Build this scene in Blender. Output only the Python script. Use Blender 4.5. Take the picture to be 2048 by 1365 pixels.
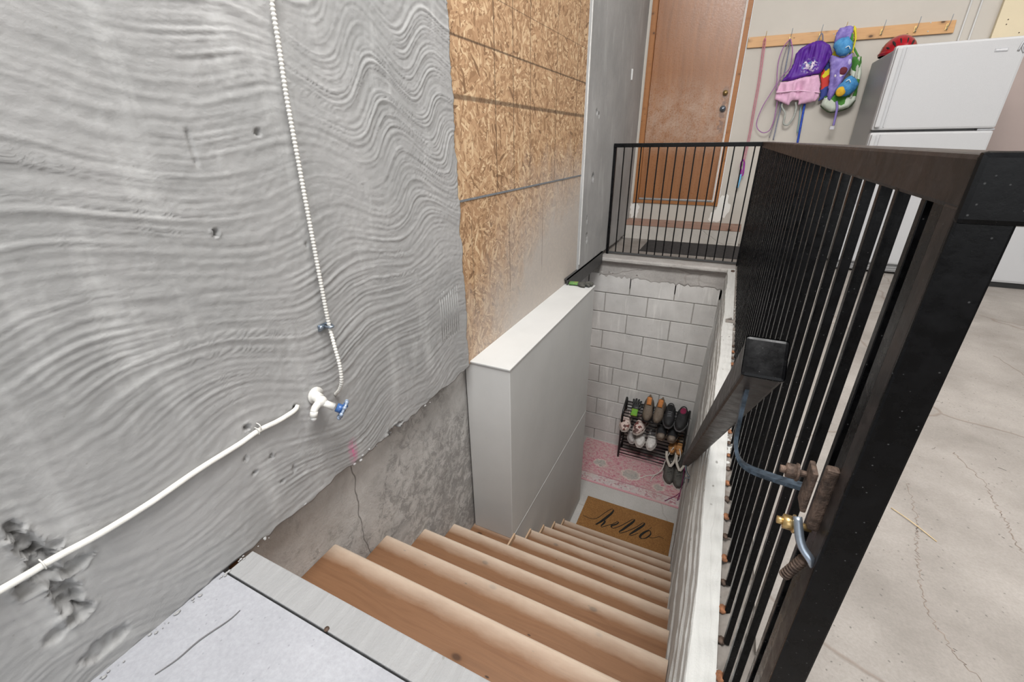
import bpy, bmesh, math, random
import numpy as np
from mathutils import Vector, Matrix, Quaternion
random.seed(7); rng = np.random.default_rng(11)
for o in list(bpy.data.objects): bpy.data.objects.remove(o, do_unlink=True)
SC = bpy.context.scene
COL = SC.collection

# ------------------------------------------------------------------ camera
YAW, PITCH, ROLL, FPX = .454, -.428, -.013, 866.25
cam = bpy.data.cameras.new('camera'); cam.sensor_width = 36; cam.lens = FPX / 2048 * 36
cam.clip_start = .02; cam.clip_end = 100
camo = bpy.data.objects.new('camera', cam); COL.objects.link(camo)
f = Vector((-math.sin(YAW) * math.cos(PITCH), math.cos(YAW) * math.cos(PITCH), math.sin(PITCH)))
r = Vector((math.cos(YAW), math.sin(YAW), 0)); u = r.cross(f)
r2 = math.cos(ROLL) * r + math.sin(ROLL) * u; u2 = -math.sin(ROLL) * r + math.cos(ROLL) * u
m = Matrix((r2, u2, -f)).transposed().to_4x4(); m.translation = Vector((1.02, 0, 1.0))
camo.matrix_world = m
SC.camera = camo

# ------------------------------------------------------------------ light
SC.view_settings.view_transform = 'Standard'; SC.view_settings.look = 'None'
SC.view_settings.exposure = 0.0; SC.view_settings.gamma = 1
SC.view_settings.use_curve_mapping = False
w = bpy.data.worlds.new('daylight'); SC.world = w; w.use_nodes = True
w.node_tree.nodes['Background'].inputs[0].default_value = (.93, .96, 1, 1)
w.node_tree.nodes['Background'].inputs[1].default_value = 1.0
def area(name, loc, target, sx, sy, power, col=(1, 1, 1)):
    l = bpy.data.lights.new(name, 'AREA'); l.shape = 'RECTANGLE'; l.size = sx; l.size_y = sy
    l.energy = power; l.color = col
    o = bpy.data.objects.new(name, l); COL.objects.link(o); o.location = loc
    o.rotation_euler = (Vector(target) - Vector(loc)).to_track_quat('-Z', 'Y').to_euler()
    return o
area('garage_door_daylight', (1.9, -2.9, 1.5), (.9, 3, .2), 4.8, 2.2, 50, (.96, .98, 1))
area('overhead_fill', (.95, .7, 3.80), (.65, 3.2, -1.9), 1.7, 2.2, 320, (1, .99, .975))  # added unseen fill light, aimed down into the stairwell
area('overhead_fill', (3.4, 2.6, 3.80), (2.8, 3.2, 0), 1.8, 2.2, 80, (1, .98, .96))  # added unseen fill light over the slab and back wall

# ------------------------------------------------------------------ helpers
def s2l(c):
    return tuple((x / 255 / 12.92 if x / 255 <= .04045 else ((x / 255 + .055) / 1.055) ** 2.4) for x in c[:3]) + (1,)

class G:
    """small node-graph builder"""
    def __init__(s, name):
        s.m = bpy.data.materials.new(name); s.m.use_nodes = True
        s.nt = s.m.node_tree; s.N = s.nt.nodes; s.L = s.nt.links
        s.b = s.N['Principled BSDF']; s.pos = s.N.new('ShaderNodeNewGeometry').outputs['Position']
    def lk(s, a, sock):
        if isinstance(a, (int, float)): sock.default_value = a
        elif isinstance(a, tuple): sock.default_value = a
        else: s.L.new(a, sock)
    def mp(s, v, sc=(1, 1, 1), loc=(0, 0, 0), rot=(0, 0, 0)):
        n = s.N.new('ShaderNodeMapping'); s.L.new(v, n.inputs[0])
        n.inputs['Scale'].default_value = sc; n.inputs['Location'].default_value = loc; n.inputs['Rotation'].default_value = rot
        return n.outputs[0]
    def noise(s, v, scale=5, det=3, rough=.5, dist=0, col=False):
        n = s.N.new('ShaderNodeTexNoise'); s.L.new(v, n.inputs['Vector'])
        n.inputs['Scale'].default_value = scale; n.inputs['Detail'].default_value = det
        n.inputs['Roughness'].default_value = rough; n.inputs['Distortion'].default_value = dist
        return n.outputs['Color' if col else 'Fac']
    def vor(s, v, scale=5, feat='F1', out='Distance', rnd=1):
        n = s.N.new('ShaderNodeTexVoronoi'); s.L.new(v, n.inputs['Vector']); n.feature = feat
        n.inputs['Scale'].default_value = scale; n.inputs['Randomness'].default_value = rnd
        return n.outputs[out]
    def ramp(s, v, stops):
        n = s.N.new('ShaderNodeValToRGB'); s.L.new(v, n.inputs[0]); e = n.color_ramp.elements
        while len(e) < len(stops): e.new(.5)
        for i, (p, c) in enumerate(stops):
            e[i].position = p; e[i].color = (c, c, c, 1) if isinstance(c, (int, float)) else c
        return n.outputs[0]
    def mix(s, fac, a, b, mode='MIX'):
        n = s.N.new('ShaderNodeMix'); n.data_type = 'RGBA'; n.blend_type = mode
        s.lk(fac, n.inputs[0]); s.lk(a, n.inputs[6]); s.lk(b, n.inputs[7]); return n.outputs[2]
    def math(s, op, a, b=0.0, clamp=False):
        n = s.N.new('ShaderNodeMath'); n.operation = op; n.use_clamp = clamp
        s.lk(a, n.inputs[0]); s.lk(b, n.inputs[1]); return n.outputs[0]
    def sep(s, v):
        n = s.N.new('ShaderNodeSeparateXYZ'); s.L.new(v, n.inputs[0]); return n.outputs
    def warp(s, v, scale, amt):
        n = s.N.new('ShaderNodeVectorMath'); n.operation = 'MULTIPLY_ADD'
        c = s.noise(v, scale, 2, .5, 0, True)
        k = s.N.new('ShaderNodeVectorMath'); k.operation = 'SUBTRACT'; s.L.new(c, k.inputs[0]); k.inputs[1].default_value = (.5, .5, .5)
        s.L.new(k.outputs[0], n.inputs[0]); n.inputs[1].default_value = (amt, amt, amt); s.L.new(v, n.inputs[2])
        return n.outputs[0]
    def band(s, v, c, hw, soft=.004):
        """1 where |v-c|<hw"""
        d = s.math('ABSOLUTE', s.math('SUBTRACT', v, c))
        n = s.N.new('ShaderNodeMapRange'); s.L.new(d, n.inputs[0])
        n.inputs[1].default_value = hw + soft; n.inputs[2].default_value = max(hw - soft, 0)
        return n.outputs[0]
    def rng(s, v, a, b, lo=0, hi=1):
        n = s.N.new('ShaderNodeMapRange'); s.lk(v, n.inputs[0])
        n.inputs[1].default_value = a; n.inputs[2].default_value = b; n.inputs[3].default_value = lo; n.inputs[4].default_value = hi
        return n.outputs[0]
    def out(s, col, rough=.8, bump=None, bs=.3, bd=.002, metal=0, spec=None, sheen=0):
        s.lk(col, s.b.inputs['Base Color']); s.lk(rough, s.b.inputs['Roughness']); s.b.inputs['Metallic'].default_value = metal
        if spec is not None: s.b.inputs['Specular IOR Level'].default_value = spec
        if bump is not None:
            n = s.N.new('ShaderNodeBump'); s.L.new(bump, n.inputs['Height'])
            n.inputs['Strength'].default_value = bs; n.inputs['Distance'].default_value = bd
            s.L.new(n.outputs[0], s.b.inputs['Normal'])
        return s.m

def simple(name, c, rough=.6, metal=0, var=.12, scale=30, bs=.15, bd=.001, spec=None):
    g = G(name); c = s2l(c); n = g.noise(g.pos, scale, 4, .6)
    d = tuple(x * (1 - var) for x in c[:3]) + (1,); e = tuple(min(1, x * (1 + var)) for x in c[:3]) + (1,)
    return g.out(g.ramp(n, [(.3, d), (.7, e)]), rough, n, bs, bd, metal, spec)

# mesh builders -------------------------------------------------------------
class MB:
    def __init__(s): s.v = []; s.f = []; s.sm = []
    def add(s, vs, fs, smooth=False):
        n = len(s.v); s.v += [tuple(p) for p in vs]; s.f += [tuple(i + n for i in q) for q in fs]; s.sm += [smooth] * len(fs)
        return s
    def box(s, x0, x1, y0, y1, z0, z1, bev=0, M=None):
        bm = bmesh.new(); bmesh.ops.create_cube(bm, size=1)
        for v in bm.verts: v.co = Vector(((x0 + x1) / 2 + v.co.x * (x1 - x0), (y0 + y1) / 2 + v.co.y * (y1 - y0), (z0 + z1) / 2 + v.co.z * (z1 - z0)))
        if bev: bmesh.ops.bevel(bm, geom=bm.edges[:], offset=bev, segments=2, affect='EDGES', profile=.6)
        if M is not None: bmesh.ops.transform(bm, matrix=M, verts=bm.verts)
        bm.verts.index_update(); s.add([v.co for v in bm.verts], [[v.index for v in q.verts] for q in bm.faces]); bm.free(); return s
    def tube(s, pts, r, n=8, closed=False, sm=0, rx=None, cap=True):
        pts = [Vector(p) for p in pts]
        if sm: pts = catmull(pts, sm, closed)
        N = len(pts); rad = r if callable(r) else (lambda t: r)
        T = []
        for i in range(N):
            a = pts[(i - 1) % N] if (closed or i > 0) else pts[i]; b = pts[(i + 1) % N] if (closed or i < N - 1) else pts[i]
            t = (b - a); T.append(t.normalized() if t.length > 1e-9 else Vector((0, 0, 1)))
        up = Vector((0, 0, 1)) if abs(T[0].z) < .9 else Vector((0, 1, 0))
        nrm = T[0].cross(up).normalized(); vs = []; 
        for i in range(N):
            nrm = (nrm - T[i] * nrm.dot(T[i])).normalized(); bn = T[i].cross(nrm)
            R = rad(i / max(1, N - 1))
            for k in range(n):
                a = 2 * math.pi * k / n
                vs.append(pts[i] + nrm * math.cos(a) * R + bn * math.sin(a) * (R if rx is None else rx))
        fs = []
        for i in range(N if closed else N - 1):
            j = (i + 1) % N
            for k in range(n): fs.append((i * n + k, i * n + (k + 1) % n, j * n + (k + 1) % n, j * n + k))
        if not closed and cap: fs += [tuple(range(n))[::-1], tuple((N - 1) * n + k for k in range(n))]
        return s.add(vs, fs, True)
    def cyl(s, p0, p1, r, n=16, r1=None):
        r1 = r if r1 is None else r1
        return s.tube([p0, p1], lambda t: r + (r1 - r) * t, n)
    def prism(s, prof, ax, a, b, smooth=False):
        """profile polygon extruded along axis ax from a to b"""
        n = len(prof)
        def P(q, c):
            return (c, q[0], q[1]) if ax == 0 else (q[0], c, q[1]) if ax == 1 else (q[0], q[1], c)
        vs = [P(q, a) for q in prof] + [P(q, b) for q in prof]
        fs = [(i, (i + 1) % n, n + (i + 1) % n, n + i) for i in range(n)] + [tuple(range(n))[::-1], tuple(range(n, 2 * n))]
        return s.add(vs, fs, smooth)
    def loft(s, rings, smooth=True, caps=True):
        n = len(rings[0]); vs = [p for q in rings for p in q]; fs = []
        for i in range(len(rings) - 1):
            for k in range(n): fs.append((i * n + k, i * n + (k + 1) % n, (i + 1) * n + (k + 1) % n, (i + 1) * n + k))
        if caps: fs += [tuple(range(n))[::-1], tuple((len(rings) - 1) * n + k for k in range(n))]
        return s.add(vs, fs, smooth)
    def sphere(s, c, rx, ry, rz, n=14, h=8, z0=-1, M=None):
        rings = []
        for i in range(h + 1):
            t = -math.pi / 2 + math.pi * i / h; z = math.sin(t)
            if z < z0: z = z0
            q = max(1e-4, math.cos(t)) if z > z0 else math.sqrt(max(1e-8, 1 - z0 * z0))
            rg = [Vector((rx * q * math.cos(2 * math.pi * k / n), ry * q * math.sin(2 * math.pi * k / n), rz * z)) for k in range(n)]
            if M is not None: rg = [M @ p for p in rg]
            rings.append([p + Vector(c) for p in rg])
        return s.loft(rings)
    def obj(s, name, mat, parent=None, bevel=0):
        me = bpy.data.meshes.new(name); me.from_pydata(s.v, [], s.f); me.update()
        me.polygons.foreach_set('use_smooth', s.sm)
        bm = bmesh.new(); bm.from_mesh(me); bmesh.ops.recalc_face_normals(bm, faces=bm.faces); bm.to_mesh(me); bm.free()
        me.materials.append(mat)
        o = bpy.data.objects.new(name, me); COL.objects.link(o)
        if parent is not None: o.parent = parent; o.matrix_parent_inverse = parent.matrix_world.inverted() if parent.type != 'EMPTY' else Matrix.Translation(-parent.location)
        if bevel:
            b = o.modifiers.new('bevel', 'BEVEL'); b.width = bevel; b.segments = 2; b.limit_method = 'ANGLE'
        return o

def catmull(P, k, closed=False):
    out = []; n = len(P)
    for i in range(n if closed else n - 1):
        g = (lambda j: P[j % n]) if closed else (lambda j: P[min(max(j, 0), n - 1)])
        a, b, c, d = g(i - 1), g(i), g(i + 1), g(i + 2)
        for q in range(k):
            t = q / k
            out.append(.5 * ((2 * b) + (c - a) * t + (2 * a - 5 * b + 4 * c - d) * t * t + (3 * b - a - 3 * c + d) * t ** 3))
    if not closed: out.append(P[-1])
    return out

def tag(o, label=None, cat=None, group=None, kind=None):
    if label: o['label'] = label
    if cat: o['category'] = cat
    if group: o['group'] = group
    if kind: o['kind'] = kind
    return o
def struct(o, label, cat): return tag(o, label, cat, None, 'structure')
def empty(name, loc, label=None, cat=None, group=None):
    o = bpy.data.objects.new(name, None); COL.objects.link(o); o.location = loc; o.empty_display_size = .05
    return tag(o, label, cat, group)

# value noise in numpy, for the sculpted plaster ------------------------------
def vnoise(x, y, seed):
    R = np.random.default_rng(seed).random((64, 64))
    xi = np.floor(x).astype(int); yi = np.floor(y).astype(int); fx = x - xi; fy = y - yi
    fx = fx * fx * (3 - 2 * fx); fy = fy * fy * (3 - 2 * fy)
    g = lambda a, b: R[a % 64, b % 64]
    return (g(xi, yi) * (1 - fx) + g(xi + 1, yi) * fx) * (1 - fy) + (g(xi, yi + 1) * (1 - fx) + g(xi + 1, yi + 1) * fx) * fy
def grid_obj(name, X, Y, Z, mat, parent=None):
    h, wd = X.shape; co = np.stack([X, Y, Z], -1).reshape(-1, 3)
    i = np.arange((h - 1) * wd).reshape(h - 1, wd)[:, :-1]
    q = np.stack([i, i + 1, i + wd + 1, i + wd], -1).reshape(-1, 4)
    me = bpy.data.meshes.new(name); me.vertices.add(len(co)); me.vertices.foreach_set('co', co.ravel())
    me.loops.add(q.size); me.loops.foreach_set('vertex_index', q.ravel())
    me.polygons.add(len(q)); me.polygons.foreach_set('loop_start', np.arange(0, q.size, 4)); me.polygons.foreach_set('loop_total', np.full(len(q), 4))
    me.polygons.foreach_set('use_smooth', np.ones(len(q), bool)); me.update(calc_edges=True); me.validate()
    me.materials.append(mat); o = bpy.data.objects.new(name, me); COL.objects.link(o)
    if parent is not None: o.parent = parent
    return o

# ------------------------------------------------------------------ materials
def m_stucco():
    g = G('grey stucco'); n1 = g.noise(g.pos, 2.2, 5, .6); n2 = g.noise(g.pos, 160, 3, .6); n3 = g.noise(g.mp(g.pos, (1, 1, .25)), 9, 4, .6)
    c = g.mix(g.rng(n1, .35, .65), s2l((145, 145, 144)), s2l((160, 159, 158)))
    c = g.mix(g.math('MULTIPLY', g.rng(n3, .55, .75), .5), c, s2l((192, 192, 191)))
    spk = g.vor(g.pos, 30); c = g.mix(g.math('MULTIPLY', g.rng(spk, .07, .03), .35), c, s2l((120, 118, 114)))
    y, z = g.sep(g.pos)[1:3]
    pk = g.math('MULTIPLY', g.band(y, .838, .012, .012), g.band(z, .045, .035, .02))
    pk = g.math('MULTIPLY', pk, g.rng(g.noise(g.pos, 90, 2), .35, .6)); c = g.mix(pk, c, s2l((205, 110, 150)))
    return g.out(c, .85, n2, .35, .0015)
def m_found():
    g = G('old foundation concrete'); v = g.warp(g.pos, 3, .3)
    n1 = g.noise(v, 4, 7, .65); n2 = g.noise(g.pos, 60, 5, .7)
    c = g.ramp(n1, [(.3, s2l((166, 164, 161))), (.5, s2l((190, 188, 185))), (.7, s2l((210, 209, 206)))])
    x, y, z = g.sep(g.pos)
    loc = g.math('ADD', g.rng(y, .75, 1.35), g.math('MULTIPLY', g.rng(z, -.15, -.75), .6))
    dk = g.math('MULTIPLY', g.rng(g.math('ADD', g.noise(g.pos, 17, 8, .8, .6), g.math('MULTIPLY', loc, .06)), .52, .62), g.rng(g.math('ADD', g.noise(g.pos, 3.2, 4), g.math('MULTIPLY', loc, .14)), .5, .64))
    c = g.mix(g.math('MULTIPLY', dk, .5), c, s2l((96, 94, 91)))
    cr = g.rng(g.math('ABSOLUTE', g.math('SUBTRACT', g.sep(g.warp(g.mp(g.pos, (1, 1, 1)), 9, .05))[1], .86)), .0035, .001)
    c = g.mix(g.math('MULTIPLY', cr, .7), c, s2l((80, 77, 72)))
    return g.out(c, .9, g.math('ADD', n2, n1), .6, .006)
def m_osb(name='oriented strand board'):
    g = G(name); p = g.pos
    def layer(off, cs, sc):
        cell = g.vor(g.mp(g.warp(p, 14, .03), (.001, 1, 1), off), cs, 'F1', 'Color'); ang = g.math('MULTIPLY', g.math('SUBTRACT', g.sep(cell)[0], .5), 2.9)
        n = g.N.new('ShaderNodeVectorRotate'); n.rotation_type = 'X_AXIS'; g.L.new(g.mp(g.warp(p, 25, .012), (1, 1, 1), off), n.inputs['Vector']); g.L.new(ang, n.inputs['Angle'])
        v = g.mp(n.outputs[0], (.001, sc, sc * .24)); return v
    va = g.vor(layer((0, 0, 0), 22, 150), 1, 'F1', 'Color'); vb = g.vor(layer((0, 3.3, 1.7), 18, 105), 1, 'F1', 'Color'); vc = g.vor(layer((0, 7.1, 4.9), 13, 66), 1, 'F1', 'Color')
    a = g.sep(va)[0]; b = g.sep(vb)[0]; c3 = g.sep(vc)[0]
    f1 = g.rng(g.sep(vb)[1], .5, .52); f2 = g.rng(g.sep(vc)[1], .66, .68)
    v = g.mix(f1, a, b); v = g.mix(f2, v, c3)
    fine = g.noise(g.mp(p, (1, 1, .3)), 110, 4, .7)
    v2 = g.math('ADD', g.math('MULTIPLY', v, .75), g.math('MULTIPLY', fine, .3))
    col = g.ramp(v2, [(.08, s2l((106, 78, 54))), (.26, s2l((150, 116, 84))), (.5, s2l((174, 138, 104))), (.72, s2l((188, 154, 118))), (.92, s2l((214, 188, 152)))])
    y, z = g.sep(p)[1:3]
    # plaster haze smeared over the lower part of the board
    hz = g.math('MULTIPLY', g.rng(z, 1.1, .3), g.rng(y, 1.6, 2.8, 0, 1.35))
    hz = g.math('ADD', hz, g.math('MULTIPLY', g.rng(z, .5, .05), .35)); hz = g.math('ADD', hz, g.math('MULTIPLY', g.math('SUBTRACT', g.noise(g.mp(p, (1, 1, .4)), 6, 4, .7), .5), .9))
    hz = g.math('MULTIPLY', g.rng(hz, .15, 1.0), .88); col = g.mix(hz, col, s2l((182, 176, 170)))
    def line(msk, am, cc=(70, 52, 36)):
        nonlocal col
        col = g.mix(g.math('MULTIPLY', msk, am), col, s2l(cc))
    zw = g.math('ADD', z, g.math('MULTIPLY', g.math('SUBTRACT', g.noise(p, 60, 2), .5), .004))
    up = g.rng(z, .775, .785)
    for yy in (1.98, 2.17, 2.375, 2.76, 3.14): line(g.math('MULTIPLY', g.band(y, yy, .0035, .002), up), .75)
    for yy in (1.72, 2.11, 2.58): line(g.math('MULTIPLY', g.band(y, yy, .003, .002), g.math('MULTIPLY', g.rng(z, .68, .66), g.rng(z, .22, .3))), .6)
    line(g.band(zw, 1.372, .004, .002), .8); line(g.band(zw, 1.17, .009, .003), .7)
    zz = g.math('ADD', z, g.math('MULTIPLY', y, -.01)); line(g.math('MULTIPLY', g.band(zz, 1.535, .0015, .001), g.rng(y, 2, 2.01)), .7)
    return g.out(col, .75, v2, .2, .001)
def m_conc(name, c1, c2, crack=.5, fs=120, spots=.4, rough=.8):
    g = G(name); n1 = g.noise(g.pos, 2.5, 6, .65); n2 = g.noise(g.pos, fs, 4, .7)
    c = g.mix(g.rng(n1, .35, .65), s2l(c1), s2l(c2)); c = g.mix(g.rng(n2, .35, .75, 0, .3), c, s2l(tuple(x * .72 for x in c1)))
    sp = g.vor(g.warp(g.pos, 20, .03), 45); c = g.mix(g.math('MULTIPLY', g.rng(sp, .13, .06), spots), c, s2l(tuple(x * .6 for x in c1)))
    b = n2
    if crack:
        e = g.vor(g.warp(g.pos, 6, .09), .9, 'DISTANCE_TO_EDGE'); cr = g.rng(e, .006, .001)
        c = g.mix(g.math('MULTIPLY', cr, crack), c, s2l((112, 96, 84))); b = g.math('SUBTRACT', n2, g.math('MULTIPLY', cr, 2))
    return g.out(c, rough, b, .5, .002)
def m_block():
    g = G('painted block'); n1 = g.noise(g.pos, 5, 5, .6); n2 = g.noise(g.pos, 150, 4, .75)
    x, y, z = g.sep(g.pos)
    st = g.noise(g.mp(g.pos, (1, 1, .12)), 22, 4, .6)
    c = g.mix(g.rng(n1, .3, .7), s2l((186, 184, 181)), s2l((206, 204, 201)))
    c = g.mix(g.math('MULTIPLY', g.rng(st, .58, .72), .6), c, s2l((226, 224, 220)))
    pit = g.math('MULTIPLY', g.rng(g.vor(g.warp(g.pos, 30, .02), 70), .2, .1), g.rng(g.noise(g.pos, 7, 2), .5, .62)); c = g.mix(g.math('MULTIPLY', pit, .6), c, s2l((92, 90, 87)))
    return g.out(c, .85, g.math('SUBTRACT', n2, pit), .6, .003)
def m_pine(name='pine tread', dark=(160, 112, 74), light=(190, 146, 106), nose_light=True):
    g = G(name); x, y, z = g.sep(g.pos)
    v = g.mp(g.warp(g.pos, 2.5, .04), (1.2, 22, 22)); n = g.noise(v, 2.2, 6, .62, .6)
    fine = g.noise(g.mp(g.pos, (3, 120, 120)), 3, 3, .6)
    mid = tuple((a + b) / 2 for a, b in zip(dark, light))
    c = g.ramp(n, [(.3, s2l(mid)), (.52, s2l(light)), (.72, s2l(tuple(a * .93 for a in light)))])
    c = g.mix(g.math('MULTIPLY', fine, .25), c, s2l(tuple(a * .8 for a in dark)))
    k = g.vor(g.mp(g.pos, (6.5, 11, 11), (.3, .9, .2)), 1.0); kn = g.rng(k, .13, .07); ring = g.rng(k, .26, .12)
    c = g.mix(g.math('MULTIPLY', ring, .35), c, s2l((104, 68, 36))); c = g.mix(g.math('MULTIPLY', kn, .85), c, s2l((62, 38, 20)))
    k2 = g.rng(g.vor(g.mp(g.pos, (9, 20, 20), (2.3, .4, 0)), 1.0), .075, .04); c = g.mix(g.math('MULTIPLY', k2, .85), c, s2l((44, 28, 16)))
    if nose_light:  # light catching each tread nose, painted in as a pale gradient
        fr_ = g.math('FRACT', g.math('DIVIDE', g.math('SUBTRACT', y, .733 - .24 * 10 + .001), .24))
        nose_mask = g.rng(g.math('ADD', fr_, g.math('MULTIPLY', g.math('SUBTRACT', g.noise(g.mp(g.pos, (1, 3, 1)), 6, 4, .7), .5), .16)), .70, 1.0)
        c = g.mix(g.math('MULTIPLY', nose_mask, .62), c, s2l((224, 210, 192)))
    return g.out(c, .5, g.math('ADD', n, fine), .12, .001, spec=.35)
def m_paint(name, c, bump=.25, scale=140, rough=.6, smudge=.08):
    g = G(name); n = g.noise(g.pos, scale, 3, .6); n1 = g.noise(g.pos, 3, 5, .6); cc = s2l(c)
    col = g.mix(g.rng(n1, .35, .7), cc, tuple(a * (1 - smudge) for a in cc[:3]) + (1,))
    sp = g.rng(g.vor(g.pos, 14), .035, .015); col = g.mix(g.math('MULTIPLY', sp, .35), col, s2l((120, 116, 110)))
    return g.out(col, rough, n, bump, .001)
def m_oldpaint(name, c, chip=(110, 106, 100)):
    g = G(name); v = g.mp(g.warp(g.pos, 6, .05), (60, 3, 18)); n = g.noise(v, 1, 5, .7)
    n2 = g.noise(g.pos, 90, 4, .7); cc = s2l(c)
    col = g.mix(g.rng(n, .35, .7), cc, tuple(a * .86 for a in cc[:3]) + (1,))
    ch = g.math('MULTIPLY', g.rng(g.vor(g.warp(g.mp(g.pos, (1, .5, 1)), 20, .03), 24), .1, .06), .7); col = g.mix(ch, col, s2l(chip))
    ln = g.rng(g.noise(g.mp(g.warp(g.pos, 5, .04), (90, 1.2, 40)), 1, 3, .6), .60, .66); col = g.mix(g.math('MULTIPLY', ln, .15), col, s2l((130, 127, 122)))
    return g.out(col, .8, g.math('ADD', n, n2), .6, .004)
def m_black(name='black enamel', base=(17, 17, 18), brown_sheen=.0, rough=.22):
    g = G(name); n = g.noise(g.pos, 45, 5, .65); n2 = g.noise(g.mp(g.pos, (1, 1, .15)), 60, 3, .6)
    c = g.mix(g.rng(n, .4, .7), s2l(base), s2l(tuple(a * 1.9 for a in base)))
    if brown_sheen:
        c = g.mix(g.math('MULTIPLY', g.rng(g.noise(g.pos, 12, 6, .7), .48, .66), brown_sheen), c, s2l((74, 56, 48)))  # brown mottling stands for reflections on the rail
    sp = g.rng(g.vor(g.pos, 110), .10, .05); c = g.mix(g.math('MULTIPLY', sp, .4), c, s2l((110, 110, 110)))
    return g.out(c, g.rng(n, .3, .7, rough, rough + .25), g.math('ADD', n, n2), .25, .0012, spec=.16)
def m_door():
    g = G('varnished door'); v = g.mp(g.warp(g.pos, 1.5, .06), (16, 16, 1.1)); n = g.noise(v, 1.6, 6, .6, .4)
    n2 = g.noise(g.pos, 70, 5, .75)
    c = g.ramp(n, [(.3, s2l((124, 80, 44))), (.55, s2l((140, 92, 54))), (.75, s2l((150, 102, 62)))])
    x, y, z = g.sep(g.pos)
    # scuffs and a whitish daylight sheen painted into the varnish colour, dark bare wood by the knob
    wr = g.math('MULTIPLY', g.math('MULTIPLY', g.rng(z, 1.62, 1.3), g.rng(z, .85, 1.05)), g.rng(g.math('ADD', g.math('MULTIPLY', n2, .5), g.math('MULTIPLY', g.noise(g.pos, 9, 4, .6), .5)), .38, .62)); c = g.mix(g.math('MULTIPLY', wr, .5), c, s2l((186, 168, 152)))
    bp = g.math('MULTIPLY', g.band(x, .80, .026, .008), g.math('MULTIPLY', g.band(z, 1.27, .2, .03), g.rng(g.noise(g.pos, 24, 3), .42, .5)))
    c = g.mix(g.math('MULTIPLY', bp, .8), c, s2l((112, 88, 74)))
    return g.out(c, g.rng(n2, .3, .7, .22, .42), n2, .35, .002, spec=.6)
def m_rug():
    g = G('faded rug'); x, y, z = g.sep(g.pos); p = g.warp(g.warp(g.pos, 30, .06), 80, .035)
    n = g.noise(g.mp(p, (1, 1.6, 1)), 30, 5, .8); n2 = g.vor(p, 40)
    c = g.ramp(n, [(.38, s2l((170, 104, 118))), (.48, s2l((190, 132, 142))), (.54, s2l((202, 176, 172))), (.64, s2l((164, 152, 148)))])
    def med(cx, cy, rx, ry):
        nonlocal c
        a = g.math('POWER', g.math('DIVIDE', g.math('SUBTRACT', g.sep(p)[0], cx), rx), 2.0); b = g.math('POWER', g.math('DIVIDE', g.math('SUBTRACT', g.sep(p)[1], cy), ry), 2.0)
        d = g.math('ADD', a, b)
        c = g.mix(g.rng(d, 1.35, 1.25), c, s2l((206, 190, 182))); c = g.mix(g.rng(d, 1.0, .9), c, g.ramp(n, [(.4, s2l((140, 140, 136))), (.5, s2l((172, 168, 162))), (.6, s2l((186, 168, 162)))]))
    med(.575, 3.67, .085, .07); med(.24, 3.72, .06, .055); med(.86, 3.60, .05, .045)
    bo = g.rng(y, 3.545, 3.535); bc = g.ramp(g.vor(p, 48, 'F1', 'Color'), [(.3, s2l((186, 184, 182))), (.55, s2l((206, 196, 194))), (.8, s2l((166, 120, 128)))])
    c = g.mix(g.math('MULTIPLY', bo, .85), c, bc); c = g.mix(g.rng(y, 3.425, 3.418), c, s2l((200, 150, 156))); c = g.mix(g.band(y, 3.53, .006), c, s2l((170, 110, 120)))
    fade = g.rng(g.noise(g.pos, 5, 3), .5, .7); c = g.mix(g.math('MULTIPLY', fade, .45), c, s2l((186, 166, 160)))
    return g.out(c, .95, n, .5, .003)
def m_coir():
    g = G('coir'); n = g.noise(g.pos, 190, 4, .8); n2 = g.noise(g.pos, 6, 3)
    c = g.ramp(n, [(.35, s2l((98, 66, 32))), (.5, s2l((140, 98, 52))), (.66, s2l((176, 130, 76)))])
    return g.out(g.mix(g.rng(n2, .4, .7, 0, .3), c, s2l((120, 80, 40))), .95, n, .8, .006)
def m_cloth(name, cols, scale=25, rough=.85, mode='noise', bs=.4):
    g = G(name)
    if mode == 'noise': n = g.noise(g.pos, scale, 3, .6)
    else: n = g.sep(g.vor(g.warp(g.pos, 20, .03), scale, 'F1', 'Color'))[0]
    st = [(.28 + .44 * i / max(1, len(cols) - 1), s2l(c)) for i, c in enumerate(cols)]
    if mode != 'noise': st = [(i / len(cols), s2l(c)) for i, c in enumerate(cols)]
    c = g.ramp(n, st) if len(st) > 1 else st[0][1]
    if mode != 'noise': c.node.color_ramp.interpolation = 'CONSTANT'
    return g.out(c, rough, g.noise(g.pos, 120, 3), bs, .001)

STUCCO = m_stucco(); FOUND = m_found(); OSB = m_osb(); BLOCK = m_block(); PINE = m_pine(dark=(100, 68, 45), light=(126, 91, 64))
PINE_D = m_pine('pine riser', (128, 84, 52), (156, 110, 74), False)
WHITE = m_paint('white drywall', (196, 196, 194)); OLDW = m_oldpaint('old white paint', (196, 196, 193))
LANDC = m_conc('painted landing', (150, 151, 156), (166, 167, 172), 0, 90, .35, .6)
LANDP = m_oldpaint('painted plank', (150, 150, 150), (120, 118, 112))
GFLOOR = m_conc('garage slab', (128, 122, 116), (156, 150, 144), .5, 140, .7)
BFLOOR = m_conc('basement slab', (172, 169, 165), (190, 187, 183), .2)
ROUGHC = m_conc('rough broken concrete', (112, 106, 100), (140, 134, 128), .3, 60, .8)
CURB = m_conc('trowelled cement', (150, 146, 142), (178, 174, 170), .15, 70)
MORTAR = simple('mortar', (156, 153, 148), .9, 0, .15, 60, .5, .003)
BLACK = m_black(base=(9, 9, 10)); BRAIL = m_black('black rail brown sheen', (30, 27, 26), .22, .28); BAR = m_black('glossy black bar', (5, 5, 6), 0, .16)  # rail's brown reflections are painted into its black enamel
STEEL = simple('dark steel angle', (70, 70, 70), .5, .3, .15, 20)
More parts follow.
